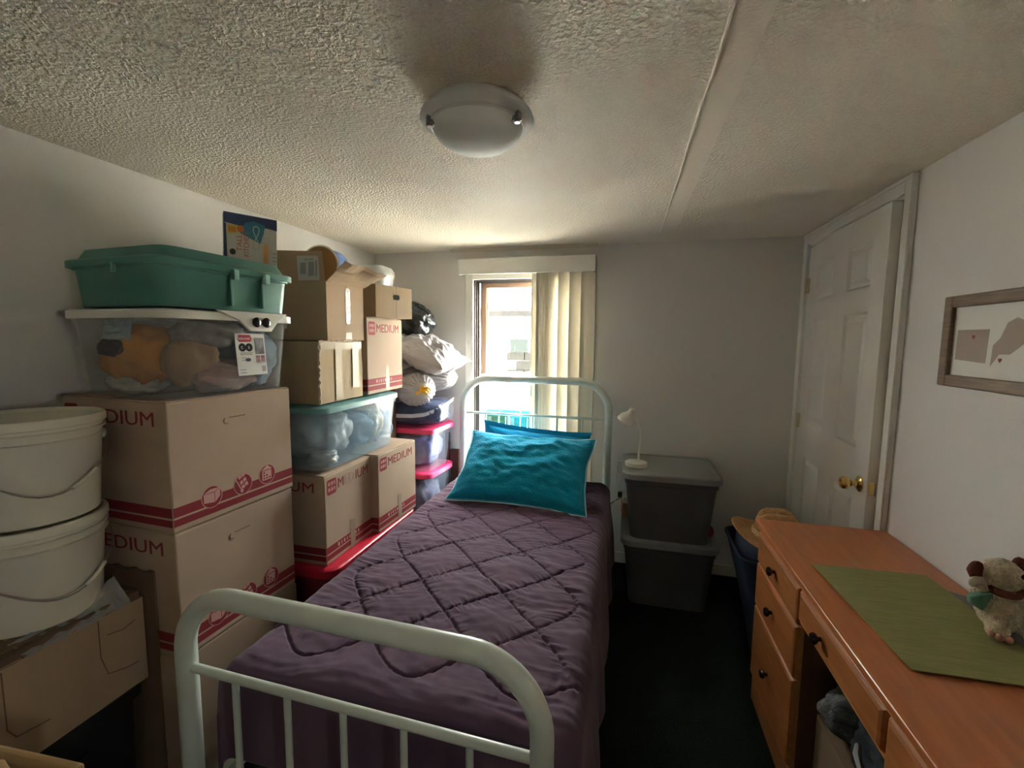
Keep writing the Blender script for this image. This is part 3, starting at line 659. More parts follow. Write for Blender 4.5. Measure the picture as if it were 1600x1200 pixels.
for a in (0.073, 0.093): part('label_photo', MB().poly([(a, 0.042), (a+0.017, 0.042), (a+0.017, 0.066), (a, 0.066)], 0.0003, Z1), mat('label_maroon', (0.16, 0.03, 0.035), 0.5, rgb2=(0.3, 0.2, 0.2), vscale=60), lb)
part('label_icon', MB().poly([(0.042+0.011*math.cos(a), 0.052+0.006*math.sin(a)) for a in [q*2*PI/16 for q in range(16)]], 0.0003, Z1), mat('label_navy', (0.02, 0.02, 0.06), 0.5), lb)
st = MB()
for r_, (x0, x1) in enumerate(((0.014, 0.062), (0.014, 0.06), (0.018, 0.034), (0.018, 0.036), (0.008, 0.03), (0.008, 0.032))):
    yv = (0.074, 0.069, 0.058, 0.050, 0.018, 0.008)[r_]; st.poly([(x0, yv), (x1, yv), (x1, yv+0.0022), (x0, yv+0.0022)], 0.0002, Z1)
part('label_print_lines', st, mat('label_grey', (0.2, 0.2, 0.2), 0.6), lb)
for k in range(8): pass
part('label_barcode', MB().poly([(0.094, 0.010), (0.109, 0.010), (0.109, 0.030), (0.094, 0.030)], 0.0002, Z1), mat('label_bars', (0.3, 0.3, 0.28), 0.6), lb)
# what is inside it
def cloth(name, label, c, rad, m, seed, group, pw=0.85, M=None, a=0.22, f=2.0, a2=0.09, f2=5):
    o = part(name, blob((0, 0, 0), rad, crumple(seed, a, f, a2, f2), 48, 30, pw), m, smooth=True, angle=0); o.location = c
    if M: o.rotation_euler = M
    return tag(o, label, 'clothing', group)
ORF = mat('orange_cloth', (0.70, 0.30, 0.05), 0.9, var=0.3, vscale=12); DKF = mat('dark_cloth', (0.05, 0.035, 0.03), 0.9)
WHF = mat('white_cloth', (0.55, 0.52, 0.46), 0.9); PKF = mat('dusty_pink_cloth', (0.38, 0.24, 0.19), 0.9, var=0.3, vscale=14)
BGF = mat('blue_grey_cloth', (0.18, 0.23, 0.28), 0.8, var=0.3, vscale=10)
g1 = 'clothes inside the white-lidded clear tote'
cloth('folded_cloth', 'bright orange crumpled cloth inside the white-lidded clear tote', (-1.515, 1.103, 1.450), (0.135, 0.066, 0.098), ORF, 2, g1)
cloth('folded_cloth', 'small dark brown cloth lying in front of the orange cloth in clear tote', (-1.545, 1.040, 1.475), (0.052, 0.014, 0.028), DKF, 5, g1)
cloth('folded_cloth', 'pale cloth bundled at the bottom left of the clear tote', (-1.545, 1.11, 1.360), (0.105, 0.060, 0.034), WHF, 8, g1)
cloth('folded_cloth', 'tan orange wad of cloth right of the orange cloth in clear tote', (-1.340, 1.125, 1.435), (0.066, 0.075, 0.080), mat('tan_cloth', (0.48, 0.28, 0.12), 0.9, var=0.35, vscale=16), 12, g1)
cloth('folded_cloth', 'dusty pink crumpled cloth along the right side of clear tote', (-1.312, 1.215, 1.385), (0.055, 0.135, 0.055), PKF, 15, g1)
cloth('folded_cloth', 'grey lace-like wad at the top of the clear tote', (-1.335, 1.19, 1.520), (0.075, 0.12, 0.046), mat('greige_cloth', (0.30, 0.26, 0.22), 0.9, var=0.35, vscale=25), 19, g1)
cloth('folded_cloth', 'blue grey cloth at the far right end of the clear tote', (-1.345, 1.350, 1.445), (0.095, 0.088, 0.110), BGF, 23, g1)
o = part('plastic_packet', pillow_mesh(0.12, 0.09, 0.02, 31, wr=0.01, n=20)[0], mat('packet_blue', (0.35, 0.42, 0.46), 0.3), smooth=True); place(o, (-1.535, 1.055, 1.535), (1, 0.05, 0.12), (0, 0.25, 1)); tag(o, 'pale blue packet tucked at the top left of the clear tote', 'packet')
# shallow green tote on top
TG = tote('green_tote', 'shallow green storage tote with domed lid on top of the left stack', (-1.445, 1.232, 1.599), -4, (0.385, 0.44), (0.405, 0.46), 0.128, GREENT, GREENT, 0.022, 0.012, raised=0.034, r=0.04)
for y in (-0.02, 0.10): part('body_rib', MB().box(0.190, 0.209, y-0.005, y+0.005, 0.012, 0.122), GREENT, TG, bevel=0.002)
for y in (-0.02, 0.10): part('lid_clip', MB().box(0.218, 0.232, y-0.008, y+0.010, 0.095, 0.128), mat('green_plastic_pale', (0.22, 0.42, 0.37), 0.3), TG, bevel=0.002)
part('lid_clip', MB().box(0.03, 0.038, -0.252, -0.242, 0.095, 0.122), mat('green_plastic_pale', (0.2, 0.4, 0.35), 0.3), TG)
part('lid_end_tab', MB().box(-0.262, -0.222, -0.20, -0.16, 0.125, 0.145), GREENT, TG, bevel=0.004)
# blue-clear tote on the two moving boxes
TB = tote('clear_tote', 'long clear bluish tote with teal lid on two moving boxes beside bed', (-1.395, 1.862, 0.955), -0.5, (0.38, 0.575), (0.415, 0.625), 0.258, CLEARB, TEAL_LID, 0.026, 0.006, r=0.045)
g2 = 'things inside the long clear bluish tote'
WBG = mat('white_poly', (0.55, 0.58, 0.60), 0.3, bump=0.7, bscale=18, bdist=0.02)
def inside(name, label, c, rad, m, seed, cat, pw=0.8, a=0.2):
    o = part(name, blob((0, 0, 0), rad, crumple(seed, a, 2.2, 0.10, 6), 44, 28, pw), m, smooth=True, angle=0); o.location = c; return tag(o, label, cat, g2)
inside('plastic_bag', 'large white plastic bag filling the near half of the clear bluish tote', (-1.372, 1.715, 1.092), (0.172, 0.140, 0.118), WBG, 41, 'plastic bag')
inside('plastic_bag', 'small crumpled white bag at the bottom corner of the bluish tote', (-1.262, 1.640, 0.996), (0.060, 0.060, 0.034), mat('white_bag_small', (0.62, 0.60, 0.58), 0.4), 44, 'plastic bag', a=0.3)
inside('folded_sheet', 'folded blue sheet in the middle of the clear bluish tote', (-1.375, 1.905, 1.070), (0.170, 0.105, 0.095), mat('blue_sheet', (0.12, 0.22, 0.34), 0.8, var=0.2), 47, 'sheet', pw=0.6)
inside('plastic_bag', 'cream crinkled bag lying toward the far end of the bluish tote', (-1.290, 2.005, 1.085), (0.090, 0.062, 0.108), mat('cream_bag', (0.62, 0.56, 0.44), 0.3, bump=0.9, bscale=30, bdist=0.02), 52, 'plastic bag', a=0.3)
inside('folded_sheet', 'lavender blue cloth at the far end of the bluish tote', (-1.370, 2.085, 1.080), (0.165, 0.075, 0.105), mat('lavender_sheet', (0.26, 0.30, 0.50), 0.8), 55, 'sheet', pw=0.6)
# red-lidded tote under the moving boxes
tote('red_tote', 'red storage tote with glossy lid under the two moving boxes, beside mattress', (-1.395, 1.895, 0.0), 0, (0.44, 0.66), (0.50, 0.74), 0.537, mat('red_tub', (0.22, 0.02, 0.03), 0.4), REDL, 0.036, 0.008, r=0.05)
# two pink-lidded clear totes in the corner
for z, H, lab, seed in ((0.0, 0.632, 'lower pink-lidded clear tote in corner beside the pillows', 60), (0.652, 0.272, 'upper pink-lidded clear tote in corner under the bagged bedding', 70)):
    tote('clear_tote', lab, (-1.375+0.012*(z > 0.3), 2.762, z), -4, (0.33, 0.30), (0.375, 0.345), H, mat('clear_plastic_cool', (0.26, 0.31, 0.40), 0.2, trans=0.88), PINKL, 0.032, 0.012, 'pink-lidded clear totes', r=0.05)
    g3 = 'fabric inside the pink-lidded totes'; zz = z+H*0.45; nm = 'upper' if z else 'lower'
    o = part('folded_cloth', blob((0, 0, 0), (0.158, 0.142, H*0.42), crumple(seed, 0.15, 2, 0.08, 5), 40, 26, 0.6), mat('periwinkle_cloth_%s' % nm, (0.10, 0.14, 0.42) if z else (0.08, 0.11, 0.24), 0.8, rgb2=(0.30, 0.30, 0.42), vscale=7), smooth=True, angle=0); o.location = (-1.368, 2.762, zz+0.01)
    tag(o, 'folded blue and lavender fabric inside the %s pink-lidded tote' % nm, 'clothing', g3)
    o = part('folded_cloth', blob((0, 0, 0), (0.15, 0.13, 0.03), crumple(seed+3, 0.2, 2, 0.08, 5), 32, 20, 0.8), mat('brown_cloth', (0.14, 0.06, 0.05), 0.9), smooth=True, angle=0); o.location = (-1.368, 2.745, z+H-0.035)
    tag(o, 'brown cloth on top of the fabric in the %s pink-lidded tote' % nm, 'clothing', g3)
o = part('wooden_board', MB().box(-1.255, -1.222, 2.985, 3.005, 0, 0.84), mat('brown_board', (0.10, 0.045, 0.025), 0.6, var=0.3), bevel=0.003); tag(o, 'taller narrow dark brown board standing in corner behind pink totes', 'board', 'brown boards in the corner')
o = part('wooden_board', MB().box(-1.215, -1.150, 2.985, 3.010, 0, 0.715), mat('brown_board2', (0.085, 0.04, 0.025), 0.6, var=0.3), bevel=0.003); tag(o, 'shorter wide dark brown board standing beside the headboard post', 'board', 'brown boards in the corner')

# ------------------------------------------------------------------ upper boxes of the second column
tb = thing('cardboard_box', 'worn cardboard box with crushed taped edges standing on the bluish tote', 'box', (-1.445, 1.737, 1.236), 0, 'plain cardboard boxes on the tote')
def worn(W_, D_, H_, seed, n=10):
    mb = MB()
    def dent(p): return p + Vector((0.003*noise.noise(p*9+Vector((seed, 0, 0))), 0.003*noise.noise(p*9+Vector((0, seed, 3))), 0.004*noise.noise(p*9+Vector((5, 0, seed)))))
    for fn in (lambda u, v: Vector((W_/2, (u-.5)*D_, v*H_)), lambda u, v: Vector((-W_/2, (u-.5)*D_, v*H_)), lambda u, v: Vector(((u-.5)*W_, -D_/2, v*H_)), lambda u, v: Vector(((u-.5)*W_, D_/2, v*H_)),
               lambda u, v: Vector(((u-.5)*W_, (v-.5)*D_, H_)), lambda u, v: Vector(((u-.5)*W_, (v-.5)*D_, 0))):
        mb.grid(lambda a, b, fn=fn: dent(fn(a, b)), n, n)
    return mb
part('body', worn(0.45, 0.315, 0.262, 3), CARDW, tb, smooth=True)
FX = frame_x((0.2270, 0, 0))
for x0, x1, z0, z1 in ((-0.05, 0.0, 0.008, 0.255), (0.075, 0.125, 0.05, 0.25)): part('tape_strip', MB().poly([(x0, z0), (x1, z0), (x1-0.003, z1), (x0+0.002, z1)], 0.0012, FX), mat('old_tape', (0.42, 0.34, 0.21), 0.25), tb)
part('tape_strip', MB().poly([(-0.145, 0.225), (0.15, 0.228), (0.15, 0.258), (-0.145, 0.257)], 0.0010, FX), mat('old_tape', (0.42, 0.34, 0.21), 0.25), tb)
part('torn_edge', MB().tube([(0.228+0.003*math.sin(k*3), -0.156+0.003*math.sin(k*2), k*0.0131) for k in range(21)], [0.003+0.0025*abs(math.sin(k*1.9)) for k in range(21)], 6), mat('torn_card', (0.62, 0.50, 0.36), 0.9), tb)
part('torn_edge', MB().tube([(0.226, -0.15+k*0.015, 0.262+0.002*math.sin(k*2.2)) for k in range(21)], [0.002+0.0022*abs(math.sin(k*1.3)) for k in range(21)], 6), mat('torn_card', (0.62, 0.50, 0.36), 0.9), tb)
# open box with raised flaps
ob = thing('cardboard_box', 'open cardboard box with raised flaps and a silver taped seam, top of stack', 'box', (-1.475, 1.780, 1.502), 0, 'plain cardboard boxes on the tote')
OW, OD, OH = 0.51, 0.272, 0.246; q = 0.004
part('body', MB().box(-OW/2, OW/2, -OD/2, OD/2, 0, q).box(-OW/2, OW/2, -OD/2, -OD/2+q, q, OH).box(-OW/2, OW/2, OD/2-q, OD/2, q, OH).box(-OW/2, -OW/2+q, -OD/2+q, OD/2-q, q, OH).box(OW/2-q, OW/2, -OD/2+q, OD/2-q, q, OH), CARD, ob)
def flap(p0, p1, p2, p3, th, nn=8, seed=0, amp=0.006):
    a, b, c, d = map(Vector, (p0, p1, p2, p3)); n = (b-a).cross(d-a).normalized(); mb = MB()
    f = lambda s: (lambda u, v: (a*(1-u)+b*u)*(1-v)+(d*(1-u)+c*u)*v + n*(s+amp*v*noise.noise(Vector((u*3, v*4, seed)))))
    mb.grid(f(0), nn, nn); mb.grid(f(th), nn, nn)
    for e in (lambda t: (t, 0), lambda t: (1, t), lambda t: (t, 1), lambda t: (0, t)):
        mb.add([f(s)(*e(k/nn)) for k in range(nn+1) for s in (0, th)], [(2*k, 2*k+2, 2*k+3, 2*k+1) for k in range(nn)])
    return mb
part('flap', flap((-OW/2, -OD/2, OH), (OW/2-0.002, -OD/2, OH), (OW/2-0.016, -OD/2+0.006, OH+0.122), (-OW/2, -OD/2+0.012, OH+0.150), 0.003, seed=2), CARD, ob)
part('flap', flap((OW/2, -OD/2, OH), (OW/2, OD/2, OH), (OW/2+0.115, OD/2+0.020, OH+0.060), (OW/2+0.085, -OD/2+0.01, OH+0.082), 0.003, seed=5, amp=0.02), CARD, ob)
part('flap', flap((-OW/2, OD/2, OH), (OW/2, OD/2, OH), (OW/2, OD/2+0.06, OH+0.10), (-OW/2, OD/2+0.06, OH+0.10), 0.003, seed=8), CARD, ob)
lbl = part('shipping_label', MB().poly([(-0.10, 0.004), (0.004, 0.004), (-0.004, 0.104), (-0.108, 0.108)], 0.0008, Matrix.Translation((OW/2-0.030, -OD/2-0.0045, OH)) @ Matrix.Rotation(math.radians(87), 4, 'X')), mat('label_paper', (0.48, 0.48, 0.46), 0.6), ob)
mb = MB(); ML = Matrix.Translation((OW/2-0.030, -OD/2-0.0058, OH)) @ Matrix.Rotation(math.radians(87), 4, 'X')
for k, (x0, x1, y0, y1) in enumerate(((-0.07, -0.05, 0.088, 0.093), (-0.046, -0.026, 0.087, 0.093), (-0.09, -0.062, 0.03, 0.078), (-0.05, -0.022, 0.022, 0.080), (-0.016, -0.008, 0.02, 0.085))): mb.poly([(x0, y0), (x1, y0), (x1, y1), (x0, y1)], 0.0003, ML)
part('label_print', mb, mat('label_print_grey', (0.25, 0.27, 0.27), 0.6), lbl)
part('silver_tape', MB().poly([(-0.014, 0.070), (0.014, 0.074), (0.018, 0.16), (0.016, 0.226), (0.0, 0.236), (-0.016, 0.226), (-0.018, 0.15)], 0.0015, frame_x((OW/2, 0.012, 0))), mat('silver_tape', (0.62, 0.60, 0.58), 0.2, bump=0.8, bscale=60, bdist=0.006), ob)
part('tape_patch', MB().poly([(-0.02, 0.004), (0.028, 0.004), (0.026, 0.036), (-0.016, 0.034)], 0.001, frame_x((OW/2, 0.01, 0))), CLEART, ob)
# drum standing in the open box
dr = thing('round_tin', 'round blue tin lying on its side, brown end showing, in the open box', 'tin', (-1.400, 1.900, 1.850), 0)
MD = Matrix.Rotation(math.radians(10), 4, 'Z') @ Matrix.Rotation(math.radians(90), 4, 'X') @ Matrix.Translation((0, 0, -0.06))
part('drum_body', MB().lathe([(0.083, 0.0), (0.085, 0.004), (0.085, 0.12)], 40, M=MD), mat('tin_blue', (0.03, 0.13, 0.42), 0.4), dr, smooth=True)
part('drum_rim', MB().tube([MD @ Vector((0.0845*math.cos(2*PI*k/48), 0.0845*math.sin(2*PI*k/48), 0.124)) for k in range(48)], 0.006, 8, True), WHITEP, dr, smooth=True)
part('drum_end', MB().lathe([(0.083, 0.126), (0.083, 0.129), (0.004, 0.129)], 40, M=MD), mat('drum_brown', (0.30, 0.16, 0.055), 0.7, var=0.2), dr)
o = part('folded_blanket', blob((0, 0, 0), (0.235, 0.122, 0.120), crumple(91, 0.08, 2, 0.03, 5), 40, 24, 0.45), mat('dull_blanket', (0.20, 0.15, 0.11), 0.9), smooth=True, angle=0); o.location = (-1.475, 1.785, 1.626); tag(o, 'dull brown blanket packed inside the open cardboard box', 'blanket')
# small box with a hand hole
sb = thing('cardboard_box', 'small light cardboard box with an oblong hand hole, above the tall moving box', 'box', (-1.345, 2.155, 1.6175), -14, 'plain cardboard boxes on the tote')
SW, SD, SH = 0.38, 0.265, 0.160
part('body', MB().box(-SW/2, SW/2, -SD/2, SD/2, 0, SH), mat('cardboard_light', (0.48, 0.35, 0.215), 0.85, var=0.08, stretch=(1, 1, 0.15)), sb, bevel=0.003)
part('hand_hole', MB().poly([(x, y) for x, y in [(p.x, p.y) for p in rrect(0.046, 0.025, 0.008, 0, 4)]], 0.0006, frame_x((SW/2, 0.012, 0.105))), mat('hole_dark', (0.012, 0.009, 0.007), 1.0), sb)
part('seam_line', MB().box(SW/2, SW/2+0.0005, 0.010, 0.0125, 0.0, 0.092).box(SW/2, SW/2+0.0005, 0.010, 0.0125, 0.118, SH), mat('seam_brown', (0.12, 0.06, 0.035), 0.9), sb)
part('paper_tape', MB().box(SW/2, SW/2+0.0004, -0.012, 0.036, 0.118, SH).box(SW/2, SW/2+0.0004, -0.012, 0.036, 0.0, 0.090), mat('paper_tape', (0.44, 0.31, 0.18), 0.5), sb)
part('flap_edge', MB().box(-0.05, 0.17, -SD/2-0.002, -SD/2+0.03, SH, SH+0.006), mat('torn_card', (0.62, 0.50, 0.36), 0.9), sb)
# clear plastic tub behind
ct = thing('clear_tub', 'clear rounded plastic tub peeking out behind the raised box flap', 'plastic tub', (-1.485, 2.415, 1.46), 0)
part('tub', MB().loft([rrect(0.20, 0.16, 0.05, 0.0), rrect(0.24, 0.20, 0.06, 0.40), rrect(0.25, 0.21, 0.06, 0.41), rrect(0.25, 0.21, 0.06, 0.44), rrect(0.22, 0.18, 0.05, 0.47), rrect(0.1, 0.08, 0.03, 0.475)]), mat('tub_clear', (0.6, 0.62, 0.6), 0.15, trans=0.6), ct, smooth=True)
part('handle', MB().tube([(-0.10, -0.11, 0.42), (-0.05, -0.118, 0.40), (0.05, -0.118, 0.40), (0.10, -0.11, 0.42)], 0.005, 8), WHITEP, ct, smooth=True)
# boxes hidden behind the tall one carry the tub
hb = thing('cardboard_box', 'plain brown box in the corner behind the tall moving box, below the clear tub', 'box', (-1.60, 2.42, 0), 0)
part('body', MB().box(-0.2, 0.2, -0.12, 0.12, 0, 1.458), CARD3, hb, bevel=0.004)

# ------------------------------------------------------------------ bagged bedding in the corner
def pleats(axis, k=26, a=0.05, seed=1):
    ax = Vector(axis).normalized(); x = ax.orthogonal().normalized(); y = ax.cross(x)
    def g(d):
        c = d.dot(ax); ph = math.atan2(d.dot(y), d.dot(x)); s = max(0, 1-c*c)**0.5
        w = min(1, max(0, (c+0.35)/1.0))
        r = 1 + a*w*s*math.sin(k*ph+2.5*noise.noise(d*2+Vector((seed, 0, 0)))) + 0.05*noise.noise(d*2.5+Vector((0, seed, 0)))
        if c > 0.93: r *= 1-0.9*(c-0.93)
        return r
    return g
bb = thing('storage_bag', 'dark navy bedding in a clear zip bag lying on the pink lid', 'bedding bag', (-1.345, 2.745, 0.94), 6)
part('filling', blob((0, 0, 0.092), (0.205, 0.165, 0.082), crumple(101, 0.10, 2, 0.05, 6), 48, 28, 0.6), mat('navy_bedding', (0.022, 0.035, 0.11), 0.3, bump=0.8, bscale=28, bdist=0.02), bb, smooth=True, angle=0)
zp = [(-0.10, -0.175, 0.080), (0.02, -0.180, 0.082), (0.10, -0.172, 0.092), (0.17, -0.12, 0.118), (0.215, -0.02, 0.150), (0.225, 0.06, 0.166)]
part('zip_edge', MB().loft([[Vector(p)+Vector((0, -0.003, -0.012)), Vector(p)+Vector((0.004, -0.004, 0.012)), Vector(p)+Vector((0, 0.004, 0.012)), Vector(p)+Vector((-0.003, 0.003, -0.012))] for p in zp]), mat('zip_white', (0.62, 0.66, 0.74), 0.3), bb, smooth=True)
part('clear_wrap', blob((0.01, 0, 0.096), (0.222, 0.178, 0.090), crumple(103, 0.06, 2, 0.03, 7), 40, 24, 0.6), mat('clear_wrap', (0.5, 0.55, 0.65), 0.1, trans=0.90, bump=0.9, bscale=26, bdist=0.02), bb, smooth=True, angle=0)
w1 = thing('trash_bag', 'round white trash bag gathered with a yellow tie', 'bag', (-1.30, 2.615, 1.190), 0, 'white bags stacked in the corner')
AXD = Vector((0.66, -0.75, -0.02)).normalized()
part('bag', blob((0, 0, 0), (0.125, 0.118, 0.108), pleats(AXD, 24, 0.045, 3), 120, 60), WHITEBAG, w1, smooth=True, angle=0)
tie = MB()
for k, (dx, dz) in enumerate(((0.055, 0.012), (0.060, 0.028), (0.03, 0.03), (-0.02, -0.012), (0.045, -0.004))):
    b0 = AXD*0.112; tie.tube([b0, b0+Vector((dx*0.5, -0.018, dz*0.6+0.004)), b0+Vector((dx, -0.02, dz)), b0+Vector((dx+0.012, -0.012, dz-0.010))], [0.004, 0.007, 0.006, 0.003], 8)
part('yellow_tie', tie, mat('yellow_tie', (0.75, 0.42, 0.01), 0.4), w1, smooth=True)
w2 = tag(part('trash_bag', blob((0, 0, 0), (0.20, 0.15, 0.085), pleats((1, -0.1, -0.05), 18, 0.05, 8), 100, 50, 0.85), WHITEBAG, smooth=True, angle=0), 'long white bag lying under the bagged pillow, behind yellow-tied bag', 'bag', 'white bags stacked in the corner')
w2.location = (-1.318, 2.835, 1.245)
wp, wpe = pillow_mesh(0.50, 0.40, 0.20, 21, flange=0.010, wr=0.035)
w3 = part('bagged_pillow', wp, mat('poly_bag', (0.40, 0.39, 0.40), 0.34, bump=0.9, bscale=16, bdist=0.02, stretch=(1, 3, 1)), smooth=True, angle=0)
place(w3, (-1.30, 2.735, 1.424), (1, -0.06, -0.34), (0.05, 1, 0.10)); tag(w3, 'white pillow in a shiny clear bag, its corner pointing at the window', 'bagged pillow', 'white bags stacked in the corner')
w4 = part('trash_bag', blob((0, 0, 0), (0.155, 0.16, 0.120), crumple(121, 0.16, 2.2, 0.09, 6), 60, 40, 0.9), BLACKBAG, smooth=True, angle=0); w4.location = (-1.405, 2.79, 1.635); w4.rotation_euler = (0, math.radians(28), 0)
tag(w4, 'glossy black trash bag squeezed behind the small box with the hand hole', 'bag')

# ------------------------------------------------------------------ garbage-bag carton
kb = thing('bag_carton', 'tall kitchen trash bag carton standing on the green tote', 'carton', (-1.350, 1.392, 1.776), 0); kb.scale = (0.78, 0.78, 0.90)
KM = Matrix.Rotation(math.radians(50), 4, 'Z') @ Matrix.Rotation(math.radians(2), 4, 'Y')
KW, KD, KH = 0.215, 0.07, 0.190
def kbox(x0, x1, z0, z1, d0, d1, mb=None):
    mb = mb or MB(); mb.box(x0, x1, d0, d1, z0, z1, KM); return mb
part('carton', kbox(-KW/2, KW/2, 0, KH, -KD/2, KD/2), mat('carton_white', (0.56, 0.55, 0.50), 0.5), kb, bevel=0.002)
KF = KM @ frame_y((-KW/2, -KD/2-0.0003, 0))
DKB = mat('carton_navy', (0.015, 0.035, 0.11), 0.5); TEALB = mat('carton_teal', (0.02, 0.17, 0.26), 0.5)
part('top_print', MB().poly([(0, KH-0.040), (0.06, KH-0.046), (0.115, KH-0.040), (0.18, KH-0.040), (KW, KH-0.044), (KW, KH), (0, KH)], 0.0004, KF), DKB, kb)
part('blue_print', MB().poly([(0.06, KH-0.072), (0.085, KH-0.03), (0.12, KH-0.02), (0.165, KH-0.03), (0.160, KH-0.060), (0.145, KH-0.105), (0.10, KH-0.088)], 0.0004, KF @ Matrix.Translation((0, 0, 0.0003))), TEALB, kb)
part('side_print', MB().poly([(0, 0), (0.040, 0), (0.013, 0.020), (0.010, KH-0.045), (0, KH-0.040)], 0.0004, KF @ Matrix.Translation((0, 0, 0.0001))), DKB, kb)
part('yellow_print', MB().poly([(0.014, KH-0.082), (0.055, KH-0.076), (0.055, KH-0.046), (0.014, KH-0.046)], 0.0004, KF @ Matrix.Translation((0, 0, 0.0004))), mat('carton_yellow', (0.55, 0.36, 0.05), 0.5), kb)
part('orange_dot', MB().poly([(0.066+0.014*math.cos(a), KH-0.058+0.014*math.sin(a)) for a in [q_*2*PI/24 for q_ in range(24)]], 0.0004, KF @ Matrix.Translation((0, 0, 0.0006))), mat('carton_orange', (0.50, 0.13, 0.02), 0.5), kb)
mb = MB()
for x in (0.019, 0.029, 0.039): mb.poly([(x, KH-0.074), (x+0.007, KH-0.073), (x+0.007, KH-0.054), (x, KH-0.054)], 0.0003, KF @ Matrix.Translation((0, 0, 0.0009)))
part('yellow_strokes', mb, mat('carton_orange2', (0.45, 0.14, 0.02), 0.5), kb)
part('black_dot', MB().poly([(0.034+0.012*math.cos(a), 0.040+0.012*math.sin(a)) for a in [q_*2*PI/24 for q_ in range(24)]], 0.0004, KF), BLACKP, kb)
RT = Matrix.Rotation(math.radians(90), 4, 'Z')
text('lettering', 'TALL', 0.030, KF @ Matrix.Translation((0.070, 0.044, 0.0012)) @ RT, mat('carton_orange3', (0.46, 0.13, 0.03), 0.5), kb)
text('lettering', 'KITCHEN', 0.030, KF @ Matrix.Translation((0.098, 0.026, 0.0012)) @ RT, mat('carton_brown', (0.36, 0.11, 0.04), 0.5), kb, sx=0.76)
part('orange_bar', MB().poly([(0.158, 0.0), (0.176, 0.0), (0.176, 0.084), (0.158, 0.084)], 0.0004, KF), mat('carton_bar', (0.55, 0.26, 0.06), 0.5), kb)
tw = MB().tube([KF @ Vector((0.128+0.012*math.sin(2*a), 0.105+0.042*math.cos(a)*1.1, 0.0009)) for a in [q_*2*PI/40 for q_ in range(40)]], 0.0022, 6, True)
part('ribbon_print', tw, mat('carton_ribbon', (0.42, 0.52, 0.44), 0.5), kb)
mb = MB()
for y in (0.02, 0.035, 0.05): mb.poly([(0.195, y), (0.212, y), (0.212, y+0.006), (0.195, y+0.006)], 0.0003, KF)
part('grey_print', mb, mat('carton_grey', (0.36, 0.37, 0.36), 0.5), kb)
part('badge_outline', MB().tube([KF @ Vector(p) for p in ((0.152, 0.090, 0.0005), (0.178, 0.090, 0.0005), (0.178, 0.112, 0.0005), (0.152, 0.112, 0.0005))], 0.001, 5, True), mat('carton_grey', (0.36, 0.37, 0.36), 0.5), kb)

# ------------------------------------------------------------------ buckets and the open box at the front left
def bucket(label, loc, rz):
    b = thing('plastic_bucket', label, 'bucket', loc, rz, 'stacked white buckets')
    H = 0.262
    part('pail', MB().lathe([(0.126, 0), (0.130, 0.004), (0.1445, H-0.052), (0.152, H-0.052), (0.153, H-0.048), (0.1455, H-0.046), (0.1465, H-0.030), (0.154, H-0.029), (0.1545, H-0.025), (0.1475, H-0.023), (0.148, H-0.002), (0.144, H-0.002), (0.126, 0.012), (0.01, 0.012)], 72), BUCKET, b, smooth=True)
    part('lid', MB().lathe([(0.153, H-0.014), (0.1565, H-0.012), (0.1565, H+0.004), (0.153, H+0.010), (0.146, H+0.011), (0.141, H+0.006), (0.138, H+0.001), (0.01, H+0.001)], 72), BUCKET, b, smooth=True)
    pts = []
    for k in range(25):
        a = math.radians(180+180*k/24); dip = math.sin(PI*k/24)
        pts.append((0.158*math.cos(a), 0.158*math.sin(a)-0.004, H-0.058-0.105*dip+0.018*math.sin(3*PI*k/24)*dip))
    part('bail_handle', MB().tube(pts, 0.0022, 8), WIRE, b, smooth=True)
    for s in (-1, 1): part('handle_lug', MB().lathe([(0.016, 0), (0.016, 0.006), (0.008, 0.012)], 16, M=Matrix.Translation((s*0.145, 0, H-0.062)) @ Matrix.Rotation(math.radians(90*s), 4, 'Y')), BUCKET, b)
    part('handle_grip', MB().tube(pts[14:18], 0.0052, 10), BUCKET, b, smooth=True)
    return b
BX, BY = -1.552, 0.812
bucket('upper of the two stacked white plastic buckets with lid and wire handle', (BX+0.016, BY+0.008, 1.029), 72)
bucket('lower of the two stacked white buckets, standing in the open box', (BX+0.002, BY+0.004, 0.752), 80)
fb = thing('open_carton', 'open brown cardboard box under the white buckets with plastic film over its rim', 'box', (-1.605, 0.755, 0.462), 0)
FWd, FD, FHh = 0.41, 0.44, 0.262
part('body', MB().box(-FWd/2, FWd/2, -FD/2, FD/2, 0, 0.004).box(FWd/2-0.005, FWd/2, -FD/2, FD/2, 0.004, FHh).box(-FWd/2, -FWd/2+0.005, -FD/2, FD/2, 0.004, FHh)
     .box(-FWd/2+0.005, FWd/2-0.005, FD/2-0.005, FD/2, 0.004, FHh).box(-FWd/2+0.005, FWd/2-0.005, -FD/2, -FD/2+0.005, 0.004, FHh), CARD, fb, bevel=0.0015)
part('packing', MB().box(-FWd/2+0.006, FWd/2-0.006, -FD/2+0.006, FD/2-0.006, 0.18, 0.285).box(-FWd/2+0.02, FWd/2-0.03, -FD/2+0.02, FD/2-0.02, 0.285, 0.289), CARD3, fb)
for y0, y1 in ((-0.05, 0.11), (-0.20, -0.06)): part('inner_flap', flap((FWd/2-0.006, y0, FHh), (FWd/2-0.006, y1, FHh), (FWd/2-0.085, y1, FHh+0.026), (FWd/2-0.085, y0, FHh+0.026), 0.003), CARD, fb)
mb = MB()
